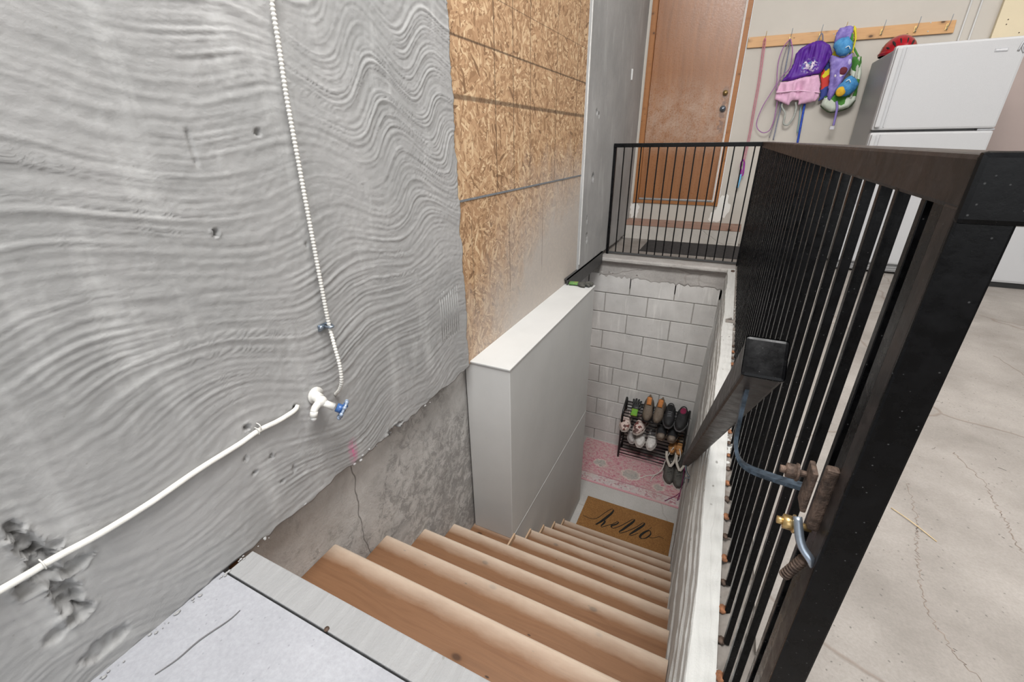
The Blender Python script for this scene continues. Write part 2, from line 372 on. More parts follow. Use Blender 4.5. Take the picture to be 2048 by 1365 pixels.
SILVER = simple('steel', (150, 160, 172), .28, .85, .15, 50); BRASS = simple('brass', (186, 158, 108), .35, .85, .1, 60)
RUSTY = simple('rusty iron', (88, 72, 62), .7, .3, .6, 90, .9, .004); RUSTO = simple('orange rusted iron', (134, 90, 62), .9, 0, .5, 120, .8, .004)
DOORM = m_door(); FRAMEM = m_pine('stained frame', (138, 90, 52), (160, 108, 64), False); RAILW = m_pine('pale rail wood', (178, 132, 86), (204, 160, 112), False)
WALLB = m_paint('back wall paint', (186, 180, 171), .3, 60, .7, .05); WHITEPATCH = m_paint('white filler', (226, 224, 218), .6, 90, .8)
BOARDC = m_paint('cream painted stud', (214, 200, 170), .1, 60, .6); MAUVE = m_paint('mauve wall shade', (166, 150, 144), .1, 60, .6)
TRIMB = m_pine('brown sill board', (140, 108, 92), (160, 128, 112), False)
FRIDGE = simple('pebbled white enamel', (176, 176, 177), .4, 0, .03, 260, .35, .0012); FRSIDE = simple('grey fridge side', (150, 151, 151), .45, 0, .05, 200, .2)
GASKET = simple('grey gasket', (120, 120, 120), .6); CHROME = simple('badge grey', (170, 170, 172), .4, .5)
CABLEW = simple('white painted cable', (208, 206, 200), .55, 0, .1, 40)
BLUEP = simple('blue valve wheel', (52, 88, 140), .35, .1, .3, 80)

# ================================================================== STRUCTURE
# left wall: foundation, stucco panels, OSB
mb = MB(); mb.box(-.45, -.06, -3, 1.66, -2.3, .06); mb.box(-.45, -.05, -3, 5.3, .06, 3.95)
wl = struct(mb.obj('wall_left', FOUND), 'left wall of the garage, combed grey stucco over old concrete foundation', 'wall')

def stucco(name, y0, y1, zb, ztop, ny, nz, seed, comb, rag_r=0, x0=0.0):
    yy = np.linspace(0, 1, ny)[None, :] * np.ones((nz, 1)); ss = np.linspace(0, 1, nz)[:, None] * np.ones((1, ny))
    Yn = y0 + (y1 - y0) * yy
    zbv = zb + .018 * (vnoise(Yn * 9, Yn * 0 + seed, 3) - .5) + .012 * (vnoise(Yn * 40, Yn * 0, 5) - .5)
    Z = zbv + (ztop - zbv) * ss
    edge = (1 - (1 - yy) * 0) 
    Yv = Yn + rag_r * (vnoise(Z * 12, Z * 0, 9) - .5) * .02 * (yy ** 30) + rag_r * (vnoise(Z * 50, Z * 0, 19) - .5) * .008 * (yy ** 30)
    d = .007 * (vnoise(Yv * 2.2, Z * 2.2, seed + 1) - .5)
    if comb:
        wv = np.sin(2 * math.pi * (Yv * 2.1 + .9 * Z) + 4.5 * vnoise(Yv * 1.1, Z * 1.6, seed + 2))
        flow = Z + (.012 + .05 * vnoise(Yv * 1.7, Z * 2.2, 4) ** 1.5) * wv + .20 * (vnoise(Yv * 1.3, Z * 1.5, seed + 3) - .5) + .02 * (vnoise(Yv * 7, Z * 6, seed + 31) - .5) + .006 * (vnoise(Yv * 20, Z * 20, seed + 33) - .5)
        ph = flow / .0135; ph = ph + 1.6 * vnoise(ph * .45, Yv * 1.6, seed + 40)
        pat = vnoise(Yv * 2.6, Z * 3.5, seed + 6) * .6 + vnoise(Yv * 6, Z * 9, seed + 61) * .4; amp = np.clip((pat - .36) * 3.4, .05, 1)
        per = np.clip((vnoise(ph * 1.0, Yv * 3.5, seed + 8) - .18) * 1.5, 0, 1)
        rid = (.5 + .5 * np.sin(2 * math.pi * ph)) ** 1.4
        d = d + .0034 * amp * rid * per
        d = d + .0018 * (vnoise(flow * 160, Yv * 9, 77) - .5)
    else:
        ph = (Yv + .015 * vnoise(Z * 3, Yv * 5, 3)) / .03
        d = d + .0016 * (.5 + .5 * np.sin(2 * math.pi * ph)) * np.clip(vnoise(Yv * 4, Z * 1.5, 6) * 2 - .5, 0, 1)
    d = d + .0012 * (vnoise(Yv * 90, Z * 90, 12) - .5)
    def dent(y, z, ry, rz, dep):
        nonlocal d
        q = ((Yv - y) / ry) ** 2 + ((Z - z) / rz) ** 2
        q = q * (.45 + .6 * vnoise(Yv * 60, Z * 60, 13) + .9 * vnoise(Yv * 130, Z * 130, 14)); k = np.clip((1.0 - q) * 2.2, 0, 1); d = d - dep * k * (.5 + .7 * vnoise(Yv * 110, Z * 110, 15)) + .004 * np.exp(-((q - 1.25) / .3) ** 2) * (dep > .012)
    for q in dents.get(name, []): dent(*q)
    X = x0 + d
    # returned edges: roll the outer rows/cols back to the wall
    Xp = np.full_like(X[:1], -.06)
    X = np.vstack([Xp, X, Xp]); Yv = np.vstack([Yv[:1], Yv, Yv[-1:]]); Z = np.vstack([Z[:1] + .012, Z, Z[-1:]])
    Xc = np.full((X.shape[0], 1), -.06)
    X = np.hstack([Xc, X, Xc]); Yv = np.hstack([Yv[:, :1], Yv, Yv[:, -1:]]); Z = np.hstack([Z[:, :1], Z, Z[:, -1:]])
    return grid_obj('stucco_panel', X, Yv, Z, STUCCO, wl)
dents = {'a': [(.115, .397, .012, .02, .02), (.118, .36, .016, .035, .022), (.121, .30, .022, .05, .03), (.124, .22, .02, .05, .026), (.126, .165, .022, .02, .02), (.10, .28, .03, .02, .018), (.15, .27, .03, .016, .02), (.138, .33, .02, .014, .014),
               (.085, .155, .02, .018, .012), (.134, .055, .05, .025, .012), (.569, .224, .006, .009, .014), (.515, .209, .007, .006, .012), (.505, .262, .006, .008, .012), (.578, .126, .005, .006, .012),
               (.592, .827, .008, .009, .016), (.752, 1.031, .009, .009, .01), (.596, 1.0, .003, .05, .008), (.67, .317, .012, .012, .02), (.82, .756, .003, .008, .006), (.53, .345, .01, .01, .016),
               (.62, .14, .006, .012, .01), (1.05, .0, .05, .014, .02)],
        'b': [(3.59, .75, .028, .035, .05), (3.6, 1.21, .03, .02, .025), (3.66, 1.19, .02, .02, .02), (3.52, .28, .02, .05, .02), (3.5, .43, .01, .04, .015)]}
dents['a'] = [(y, z, a, b, c) for y, z, a, b, c in dents['a']]
stucco('a', -1.6, 1.602, -.004, 2.45, 640, 520, 21, True, 1)
stucco('b', 3.33, 5.3, .04, 2.45, 220, 260, 35, False)
# small combed patch with vertical ribs near the corner
mb = MB()
for i in range(9):
    y = 1.405 + i * .0165
    mb.tube([(-.002, y, .22), (.001, y + .004, .34), (-.002, y + .002, .44)], .0028, 6)
tag(mb.obj('comb_ridge', STUCCO, wl), kind='stuff')
# plaster crumbs along the stucco lower edge
mb = MB()
for i in range(90):
    y = .46 + 1.12 * random.random(); q = random.uniform(.0015, .006)
    mb.sphere((-.02 + random.uniform(-.03, .02), y, .0 + random.uniform(-.018, .006)), q, q * 1.4, q * .8, 6, 4)
for i in range(60):
    y = -.3 + .8 * random.random(); q = random.uniform(.001, .004)
    mb.sphere((.008 + random.uniform(-.002, .012), y, .002), q, q * 1.5, q * .8, 6, 4)
tag(mb.obj('plaster_crumbs', STUCCO, wl), kind='stuff')
# OSB panels (upper, lower) with a gap of blue-grey sealant between
MB().box(-.05, -.014, 1.585, 3.36, .783, 2.45).obj('strand_board_panel', OSB, wl)
MB().box(-.05, -.016, 1.585, 3.36, .0, .775).obj('strand_board_panel', OSB, wl)
MB().box(-.05, -.013, 1.6, 3.33, .7745, .7835).obj('seam_sealant', simple('grey sealant', (112, 116, 120), .8, 0, .2, 50, .6, .003), wl)
MB().box(-.02, .006, 3.335, 3.347, .10, 2.45).obj('corner_bead', simple('white bead', (196, 196, 194), .6), wl)
MB().box(-.01, .014, 4.66, 4.68, 1.52, 1.61, .004).obj('switch_plate', WHITE, wl)

# landing (camera side) and its front plank
mb = MB(); mb.box(-.03, 1.10, -3, .366, -.2, -.001)
st = struct(mb.obj('floor', LANDC), 'pale painted landing at the top of the stairs beside the stucco wall', 'floor')
g = m_pine('charcoal scratch', (80, 78, 76), (96, 94, 92), False)
mb = MB(); mb.tube([(.1067, .152, .0), (.118, .19, .0005), (.121, .235, .0005), (.137, .29, .0005), (.138, .318, 0)], lambda t: .0022 - .0014 * abs(t - .5), 6, sm=4, rx=.0006)
mb.obj('scratch', simple('dark scratch', (96, 95, 96), .8), st)
mb = MB(); mb.box(.012, 1.104, .371, .441, -.05, .001, .003)
tr = struct(mb.obj('trim_1', LANDP), 'weathered white painted plank edging the landing above the top stair', 'trim')
MB().cyl((.36, .374, -.002), (.36, .374, .0025), .006, 10).obj('nail_head', RUSTY, tr)
MB().box(-.05, 1.104, .40, .432, -.36, -.05).obj('fascia', PINE_D, tr)

# garage floor (right of stair, and behind far curb)
mb = MB(); mb.box(1.235, 6, -3, 5.25, -.25, 0); mb.box(-.4, 1.235, 4.215, 5.25, -.25, 0); mb.box(1.10, 1.235, -3, .36, -.25, -.001)
gf = struct(mb.obj('floor', GFLOOR), 'cracked grey concrete garage slab to the right of the railing', 'floor')
cr = MB(); 
for P in ([(1.88, 1.76), (1.90, 1.6), (1.89, 1.5), (1.89, 1.42), (1.88, 1.34), (1.9, 1.2), (1.88, 1.05)], [(1.69, 1.5), (1.66, 1.33), (1.645, 1.28), (1.63, 1.22), (1.62, 1.13), (1.6, 1.04), (1.605, .93), (1.64, .86), (1.66, .78)], [(2.3, 1.9), (2.4, 2.3), (2.35, 2.8)]):
    P2 = catmull([Vector((a + random.uniform(-.01, .01), b, .0002)) for a, b in P], 5); P2 = [p + Vector((random.uniform(-.006, .006), random.uniform(-.004, .004), 0)) for p in catmull(P2, 3)]
    cr.tube(P2, lambda t: .0004 + .0016 * random.random(), 5, rx=.0005)
tag(cr.obj('floor_crack', simple('dirt in crack', (128, 116, 107), .95, 0, .3, 80), gf), kind='stuff')
mb = MB()
for i in range(70):
    x = 1.3 + 1.3 * random.random(); y = .3 + 1.9 * random.random(); a = random.random() * 6.28; l = random.uniform(.004, .02)
    mb.tube([(x, y, .0008), (x + l * .5 * math.cos(a) + .002, y + l * .5 * math.sin(a), .001), (x + l * math.cos(a), y + l * math.sin(a) + .003, .0008)], .0005, 4)
tag(mb.obj('floor_grit', simple('dark grit', (90, 84, 78), .9), gf), kind='stuff')

# rough strip under the railing
yy = np.linspace(.34, 4.22, 420)[None, :] * np.ones((14, 1)); xx = np.linspace(1.158, 1.24, 14)[:, None] * np.ones((1, 420))
zz = -.012 + .02 * (vnoise(xx * 60, yy * 40, 2) - .5) + .012 * (vnoise(xx * 140, yy * 110, 7) - .5)
o = grid_obj('floor', xx, yy, zz, ROUGHC); struct(o, 'strip of rough broken concrete where the black bars are set', 'floor')

mb = MB(); mb.box(-8, 14, -22, -3.001, -.3, -.02)
struct(mb.obj('floor', m_conc('driveway', (150, 146, 142), (166, 162, 157), .3)), 'grey concrete driveway outside the open garage door', 'floor')
# right stairwell wall with its painted cap
prof = [(1.235, -.02), (1.160, -.02), (1.160, 0), (1.106, 0), (1.103, -.004), (1.101, -.03), (1.106, -.036), (1.1055, -.06), (1.099, -.066), (1.097, -.12),
        (1.101, -.127), (1.1, -.17), (1.093, -.18), (1.096, -.3), (1.091, -.31), (1.093, -.62), (1.088, -.63), (1.09, -1.1), (1.084, -1.12), (1.086, -1.6), (1.08, -1.62), (1.075, -2.3), (1.235, -2.3)]
ny = 120; RR = []
for i in range(ny):
    y = .37 + (4.14 - .37) * i / (ny - 1)
    RR.append([Vector((x + (0 if x > 1.12 else .003 * math.sin(y * 9 + z * 3) + random.uniform(-.0012, .0012)), y, z + (0 if z > -.005 or z < -2 else .004 * math.sin(y * 5 + z * 7)))) for x, z in prof])
mb = MB(); mb.loft(RR, False)
wr = struct(mb.obj('wall_right', OLDW), 'white painted stairwell wall with ridged face and flat cap under the railing', 'wall')
# chipped notch with rusty stub in the cap
mb = MB(); mb.box(1.118, 1.17, 2.745, 2.80, -.004, .006, .002); mb.cyl((1.128, 2.79, .004), (1.15, 2.79, .016), .006, 8)
mb.obj('chipped_notch', ROUGHC, wr)
mb = MB(); mb.cyl((1.14, 3.99, 0), (1.14, 3.99, .012), .014, 12); mb.obj('bolt_stub', RUSTY, wr)

# far stairwell wall of concrete blocks
mb = MB(); mb.box(-.75, 1.22, 4.128, 4.6, -2.3, -.19); mb.box(-.75, 1.22, 4.128, 4.2, -.3, -.02)
we = struct(mb.obj('wall_end', MORTAR), 'grey concrete block wall at the bottom of the stairwell', 'wall')
def rnd_block(x0, x1, z0, z1, first=False):
    d = random.uniform(-.0025, .0025)
    MB().box(x0, x1, 4.118 + d, 4.20, z0, z1, .0035).obj('concrete_block', BLOCK, we)
ztop = -.17
for row in range(10):
    z1 = ztop if row == 0 else -.362 - (row - 1) * .2055; z0 = -.362 - row * .2055
    if row == 9: z0 = -2.24
    js = [-.54, -.125, .288, .70, 1.08] if row % 2 == 0 else [-.36, .055, .468, .882, 1.08]
    if row == 5: js = [-.36, .055, .2, .468, .882, 1.08]
    gj = .0045
    for a, b in zip(js[:-1], js[1:]): rnd_block(a + gj, b - gj, z0 + gj, z1 - gj)
# smooth trowelled band and slab nose above the blocks
nx, nz = 160, 40
xx = np.linspace(-.02, 1.16, nx)[None, :] * np.ones((nz, 1)); t = np.linspace(0, 1, nz)[:, None] * np.ones((1, nx))
P = np.array([(4.225, .004), (4.15, .004), (4.075, .0), (4.06, -.01), (4.058, -.03), (4.09, -.06), (4.112, -.09), (4.113, -.15), (4.114, -.19), (4.121, -.2)])
s = np.linspace(0, 1, len(P)); Yc = np.interp(t, s, P[:, 0]) + .003 * (vnoise(xx * 14, t * 22, 4) - .5) + .0015 * (vnoise(xx * 70, t * 60, 4) - .5)
Zc = np.interp(t, s, P[:, 1]) + .003 * (vnoise(xx * 12, t * 15, 6) - .5) + np.where(t > .8, (vnoise(xx * 40, t * 0, 9) - .5) * .03 - .004 * xx, 0)
grid_obj('cement_band', xx, Yc, Zc, CURB, we)
# mortar fillet in the far right corner
mb = MB(); rings = []
for z, x in ((-.02, 1.105), (-.12, 1.098), (-.4, 1.085), (-.7, 1.055), (-1.0, 1.045), (-1.4, 1.04), (-2.14, 1.04)):
    rings.append([Vector((x, 4.125, z)), Vector((1.12, 4.125, z)), Vector((1.12, 3.98, z)), Vector((x + .03, 4.07, z))])
mb.loft(rings, False); mb.obj('corner_mortar', OLDW, we)

# left side beneath the steel angle: dark recess and the brown basement door
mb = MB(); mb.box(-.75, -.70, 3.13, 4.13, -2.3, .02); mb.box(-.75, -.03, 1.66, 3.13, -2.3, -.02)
struct(mb.obj('wall_left', simple('dark recess', (40, 38, 36), .9)), 'dark recess behind the white boxed wall at the basement doorway', 'wall')  # gloom of the recess put into the near-black wall colour
mb = MB(); mb.box(-.16, -.115, 3.2, 4.08, -2.13, -.45, .003)
dd = struct(mb.obj('door_2', m_pine('brown basement door', (92, 58, 36), (118, 78, 50), False)), 'brown wooden basement door in the recess left of the block wall', 'door')
mb = MB(); mb.box(-.17, -.09, 4.08, 4.118, -2.14, -.40); mb.box(-.17, -.09, 3.15, 3.2, -2.14, -.40); mb.box(-.17, -.09, 3.2, 4.08, -.45, -.40)
mb.obj('door_frame', m_pine('brown door frame', (104, 66, 40), (130, 86, 54), False), dd)
MB().sphere((-.08, 3.28, -1.15), .028, .028, .028).obj('knob', BRASS, dd)

# basement floor
mb = MB(); mb.box(-.75, 1.2, 2.4, 4.2, -2.3, -2.14)
struct(mb.obj('floor', BFLOOR), 'grey concrete basement floor at the foot of the stairs', 'floor')

# white boxed partition along the left wall, bottom stepping with the stairs
Y0, DY, Z0, DZ = .733, .24, -.312, -.203
mb = MB(); mb.prism([(1.646, .004), (3.12, .004), (3.12, -2.139), (2.66, -2.139), (2.62, -1.99), (1.70, -1.26), (1.70, -1.124), (1.646, -1.124)], 0, -.05, .203)
wp = struct(mb.obj('wall_partition', WHITE, bevel=.004), 'white boxed-out drywall partition beside the lower stairs, with flat top ledge', 'wall')
MB().box(.203, .2045, 1.66, 3.118, -1.1135, -1.1105).obj('drywall_seam', simple('seam shade', (186, 186, 184), .7), wp)
MB().box(-.05, .207, 1.640, 3.124, .003, .012, .002).obj('cap_board', WHITE, wp)

# steel angle carrying the wall over the opening
mb = MB(); mb.box(-.03, .012, 3.04, 4.06, .052, .06); mb.box(.004, .012, 3.04, 4.06, -.055, .06); mb.box(-.05, -.03, 3.04, 4.22, .03, .09)
ta = struct(mb.obj('trim_2', STEEL), 'dark steel angle beam running from white ledge to the railing post', 'trim')

# stairs --------------------------------------------------------------------
sc = empty('staircase', (.53, .5, -2.14), 'pale pine staircase of nine knotty treads going down to the basement', 'staircase')
for k in range(9):
    y = Y0 + DY * k; z = Z0 + DZ * k; xl = -.058 if k < 5 else .204; bk = .30 if k == 0 else .262
    th = .034; R = .015
    prof = [(y - bk, z), (y - R, z)]
    for a in range(1, 7): t = math.pi / 2 - a * math.pi / 7; prof.append((y - R + R * math.cos(t) * 1.05, z - th / 2 + th / 2 * math.sin(t)))
    prof += [(y - R, z - th), (y - bk, z - th)]
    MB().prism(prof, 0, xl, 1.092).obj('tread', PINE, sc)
    MB().box(xl, 1.09, y - .258 + .222, y - .02, z + DZ + .0, z - th).obj('riser', PINE_D, sc)
    if k < 8:
        pass
# top riser under the landing plank and side board at the partition
MB().box(-.05, 1.09, .42, .436, Z0 - .001, -.052).obj('riser', PINE_D, sc)
for k in range(4, 9):
    y = Y0 + DY * k; z = Z0 + DZ * k
    MB().box(.2045, .214, y - .24, y - .03, z - .002, z + .035 - (.0)).obj('skirt_block', m_pine('skirt %d' % k, (170, 138, 110), (188, 160, 132), False) if k == 4 else bpy.data.materials['skirt 4'], sc)
MB().prism([(.48, -.36), (.48, -.58), (2.5, -2.14), (2.62, -2.14), (2.62, -1.99)], 0, 1.05, 1.085).obj('stringer', PINE_D, sc)
MB().prism([(.48, -.36), (.48, -.58), (1.75, -1.62), (1.75, -1.25)], 0, -.05, -.02).obj('stringer', PINE_D, sc)

# back wall ------------------------------------------------------------------
YB = 5.2
mb = MB(); mb.box(-.05, .03, YB, YB + .12, 0, 3.95); mb.box(.91, 6, YB, YB + .12, 0, 3.95); mb.box(.03, .91, YB, YB + .12, 0, .385); mb.box(.03, .91, YB, YB + .12, 2.42, 3.95)
wb = struct(mb.obj('wall_back', WALLB), 'taupe back wall of the garage behind door and fridge', 'wall')
def patch(cx, cz, a, b, n=26, seed=0):
    rr = random.Random(seed); P = []
    for i in range(n):
        t = 2 * math.pi * i / n; q = 1 + rr.uniform(-.22, .22); P.append((cx + a * q * math.cos(t), cz + b * q * math.sin(t)))
    MB().add([(cx, YB - .005, cz)] + [(a_, YB - .003, b_) for a_, b_ in P], [(0, 1 + i, 1 + (i + 1) % n) for i in range(n)]).obj('filler_patch', WHITEPATCH, wb)
patch(.055, .30, .05, .09, seed=1); patch(.96, .36, .06, .13, seed=2); patch(.90, .27, .06, .06, seed=4)
# low step with a brown board top
mb = MB(); mb.box(-.03, 1.17, 5.06, YB, 0, .15, .006)
ws = struct(mb.obj('trim_3', m_conc('step concrete', (176, 170, 162), (196, 190, 183), .1)), 'low concrete curb under the brown door with a brown board on top', 'trim')
MB().box(.0, 1.165, 5.055, YB, .15, .205, .004).obj('sill_board', TRIMB, ws)
# door
d1 = struct(MB().box(.085, .845, YB + .012, YB + .055, .41, 2.42, .003).obj('door_1', DOORM), 'varnished brown door with scuffs, a painted-in pale sheen and two round locks', 'door')
mb = MB(); mb.box(.03, .083, YB - .012, YB + .1, .375, 2.44); mb.box(.862, .905, YB - .014, YB + .1, .375, 2.44); mb.box(.03, .905, YB - .012, YB + .1, 2.42, 2.46); mb.box(.045, .078, YB - .02, YB, .38, 2.44)
mb.obj('door_frame', FRAMEM, d1)
MB().box(.845, .858, YB - .006, YB + .02, .41, 2.42).obj('weather_strip', simple('pale strip', (190, 180, 170), .5), d1)
MB().box(.083, .86, YB - .012, YB + .1, .378, .41, .003).obj('door_sill', FRAMEM, d1)
MB().box(.09, .845, YB - .006, YB + .03, .412, .432, .003).obj('threshold', simple('aluminium sill', (150, 148, 146), .4, .5), d1)
for z, rr, mt in ((1.42, .023, BRASS), (1.285, .027, SILVER)):
    mb = MB(); mb.cyl((.80, YB + .012, z), (.80, YB - .006, z), rr, 20); mb.cyl((.80, YB - .006, z), (.80, YB - .016, z), rr * .62, 16); mb.obj('lock_cylinder', mt, d1)
# seams and stud in the right part of the back wall
for i, x in enumerate((2.415, 2.478)):
    MB().cyl((x, YB - .008, 0), (x, YB - .008, 2.5), .006, 8).obj('conduit', WHITE, wb)
MB().box(2.60, 2.80, YB - .035, YB, 0, 2.5, .003).obj('stud_board', BOARDC, wb)
MB().box(2.80, 3.6, YB - .02, YB, 0, 2.5).obj('shade_panel', MAUVE, wb)  # back wall's shade beside the fridge, painted as a mauve sheet
for q in ((2.66, 1.80), (2.66, 1.77), (2.765, 1.78), (2.75, 1.71)): MB().cyl((q[0], YB - .037, q[1]), (q[0], YB - .034, q[1]), .004, 8).obj('screw', RUSTY, wb)

mb = MB(); mb.box(-.45, 6.1, -3, 5.32, 3.95, 4.1)  # unseen ceiling, raised so the overhead fill reaches the basement
struct(mb.obj('ceiling', m_paint('unseen ceiling white', (214, 212, 208))), 'plain white garage ceiling, unseen and set high for the overhead fill', 'ceiling')
mb = MB(); mb.box(6, 6.12, -3, 5.32, -.2, 3.95)
struct(mb.obj('wall_side', m_paint('side wall', (190, 188, 184))), 'pale garage side wall beyond the fridge', 'wall')

# ================================================================== RAILING
rl = empty('guard_railing', (1.19, .43, 0), 'glossy black steel guard railing of thin square bars around the stairwell', 'railing')
FX = 1.17
mb = MB(); mb.box(FX, FX + .045, .432, 4.20, .951, .99, .004)
mb.obj('top_rail', BRAIL, rl)
MB().box(.005, FX + .045, 4.20, 4.24, .957, .99, .003).obj('top_rail', BLACK, rl)
MB().box(FX - .001, FX + .033, .429, .4345, -.05, .975, .002).obj('post_face', BAR, rl)
MB().box(FX, FX + .032, .434, .463, -.05, .955, .003).obj('post', BRAIL, rl)
MB().box(FX + .0015, FX + .014, .4635, .4885, -.02, .953, .002).obj('stile', BAR, rl)
MB().box(FX + .001, FX + .004, .445, .449, -.02, .95, .001).obj('post_groove', BAR, rl)
MB().box(FX - .0015, FX + .048, .426, .435, .943, .9915, .004).obj('rail_end_cap', BAR, rl)
MB().box(0.004, .028, 4.208, 4.232, -.03, .957, .003).obj('post', BLACK, rl)
MB().box(FX - .01, FX + .02, 4.208, 4.232, .0, .957, .003).obj('post', BLACK, rl)
MB().box(.028, FX - .01, 4.206, 4.228, .012, .030, .002).obj('bottom_rail', STEEL, rl)
bar_b = MB().box(-.0059, .0059, -.0059, .0059, 0, .96, .001)
b0 = bar_b.obj('baluster', BAR, rl)
ys = [.5115, .5875, .6526, .7321, .810, .886, .962, 1.040, 1.117] + [1.193 + .0757 * i for i in range(40)]
first = True
for i, y in enumerate(ys):
    o = b0 if first else b0.copy(); 
    if not first: COL.objects.link(o)
    o.parent = rl; o.matrix_parent_inverse = Matrix.Translation(-rl.location); first = False
    o.location = (FX + .0072, y, -.004 + random.uniform(-.004, .004)); o.rotation_euler = (random.uniform(-.0015, .0015), random.uniform(-.0015, .0015), 0)
bf = MB().box(-.005, .005, -.005, .005, .02, .96, .001).obj('baluster', BLACK, rl)
for i in range(15):
    o = bf if i == 0 else bf.copy()
    if i: COL.objects.link(o)
    o.parent = rl; o.matrix_parent_inverse = Matrix.Translation(-rl.location)
    o.location = (.095 + .0735 * i, 4.218, 0)
wb0 = None
for i, y in enumerate(ys[:26]):
    mbb = MB(); 
    q = .006 + .003 * random.random(); mbb.sphere((0, 0, 0), q * 1.2, q * 1.5, q * .9, 8, 5); mbb.sphere((-.006, .003, -.002), q * .9, q * 1.1, q * .7, 7, 4)
    o = mbb.obj('weld_bead', RUSTO if i % 2 == 0 else RUSTY, rl); o.location = (FX - .003, y, -.004); o.matrix_parent_inverse = Matrix.Translation(-rl.location)

# ------------------------------------------------------------------ handrail
hr = empty('stair_handrail', (1.085, .53, .77), 'black square-tube handrail sloping down over the stairs, bolted to the railing', 'handrail')
P0 = Vector((1.087, .528, .770)); P1 = Vector((1.052, 2.76, .770 - .84 * 2.232))
D = (P1 - P0); L = D.length; D.normalize(); S = D.cross(Vector((0, 0, 1))).normalized(); U = S.cross(D)
M = Matrix((S, D, U)).transposed().to_4x4(); M.translation = P0
MB().box(-.0215, .0215, 0, L, -.0235, .0235, .004, M).obj('rail_tube', BRAIL, hr)
MB().box(-.0225, .0225, -.003, .001, -.0245, .0245, .004, M).obj('end_cap', BAR, hr)
def flatbar(pts, w, t, n=6):
    """flat strip along pts; width w along rail direction"""
    pts = catmull([Vector(p) for p in pts], n); rings = []
    W = Vector((0, .88, -.3)).normalized()
    for i, p in enumerate(pts):
        a = pts[max(i - 1, 0)]; b = pts[min(i + 1, len(pts) - 1)]; T = (b - a).normalized()
        ww = (W - T * W.dot(T)).normalized(); N = T.cross(ww)
        rings.append([p + ww * w / 2 + N * t / 2, p + ww * w / 2 - N * t / 2, p - ww * w / 2 - N * t / 2, p - ww * w / 2 + N * t / 2])
    return MB().loft(rings, False)
BRK = m_black('blued steel bracket', (46, 53, 60), 0, .22)
flatbar([(1.0815, .575, .742), (1.0815, .576, .70), (1.082, .578, .655), (1.084, .574, .618), (1.0915, .564, .600), (1.105, .552, .597), (1.13, .53, .608), (1.162, .508, .622)], .017, .005).obj('bracket_arm', BRK, hr)
MB().box(1.072, 1.092, .563, .592, .709, .715, .002).obj('weld_plate', BRK, hr)
mb = MB(); mb.box(1.152, 1.158, .474, .500, .612, .668, .002, None); mb.obj('clamp_plate', RUSTY, hr)
mb = MB(); mb.box(1.160, 1.172, .462, .474, .600, .685, .003); mb.obj('clamp_jaw', RUSTY, hr)
mb = MB(); mb.tube([(1.150, .468, .61), (1.156, .45, .59), (1.166, .442, .58), (1.172, .444, .57)], .005, 8, sm=4); mb.obj('u_bolt', SILVER, hr)
mb = MB(); mb.cyl((1.163, .448, .57), (1.153, .452, .535), .005, 10)
for i in range(9): t = i / 8; mb.tube([(1.163 - .01 * t, .448 + .004 * t, .57 - .035 * t), (1.1625 - .01 * t, .448 + .004 * t, .568 - .035 * t)], .0062, 10)
mb.obj('threaded_stud', RUSTY, hr)
for (x, y, z), mt in (((1.140, .495, .650), RUSTY), ((1.146, .468, .598), BRASS)):
    mb = MB(); mb.tube([(x - .014, y, z), (x - .007, y, z)], .0045, 10); mb.tube([(x - .008, y, z), (x + .002, y, z)], .0085, 6); mb.tube([(x + .002, y, z), (x + .004, y, z)], .0105, 14); mb.cyl((x, y, z), (x + .02, y, z), .004, 8)
    mb.obj('bolt', mt, hr)
# lower bracket into the wall
pb = P0 + D * (L - .18)
mb = MB(); mb.tube([pb - U * .024, pb - U * .05 + Vector((.004, 0, 0)), pb - U * .065 + Vector((.018, -.01, -.01)), pb - U * .07 + Vector((.038, -.02, -.02)), Vector((1.094, pb.y - .04, pb.z - .12))], .006, 8, sm=4)
mb.obj('bracket_arm', SILVER, hr)
MB().box(1.083, 1.098, pb.y - .055, pb.y - .025, pb.z - .165, pb.z - .10, .003).obj('wall_plate', SILVER, hr)
hk = tag(MB().tube([(1.096, 2.42, -.96), (1.075, 2.42, -.96), (1.062, 2.42, -.965), (1.058, 2.42, -.985), (1.062, 2.42, -1.005)], .0045, 8, sm=4).cyl((1.1, 2.42, -.96), (1.088, 2.42, -.96), .012, 12).obj('wall_hook', SILVER), 'small steel hook screwed into the white wall near the handrail end', 'hook')

# ------------------------------------------------------------------ cables & valve on left wall
FLEX = [(.014, .86, 2.4), (.014, .862, 1.8), (.013, .867, 1.357), (.012, .851, 1.3), (.012, .846, 1.215), (.012, .839, 1.113), (.012, .836, .992), (.012, .833, .847), (.012, .830, .685), (.012, .828, .566), (.013, .828, .511), (.030, .818, .453), (.040, .814, .399), (.040, .81, .349), (.025, .81, .314), (-.004, .814, .285)]
pts = catmull([Vector(p) + Vector((.004, 0, 0)) for p in FLEX], 14)
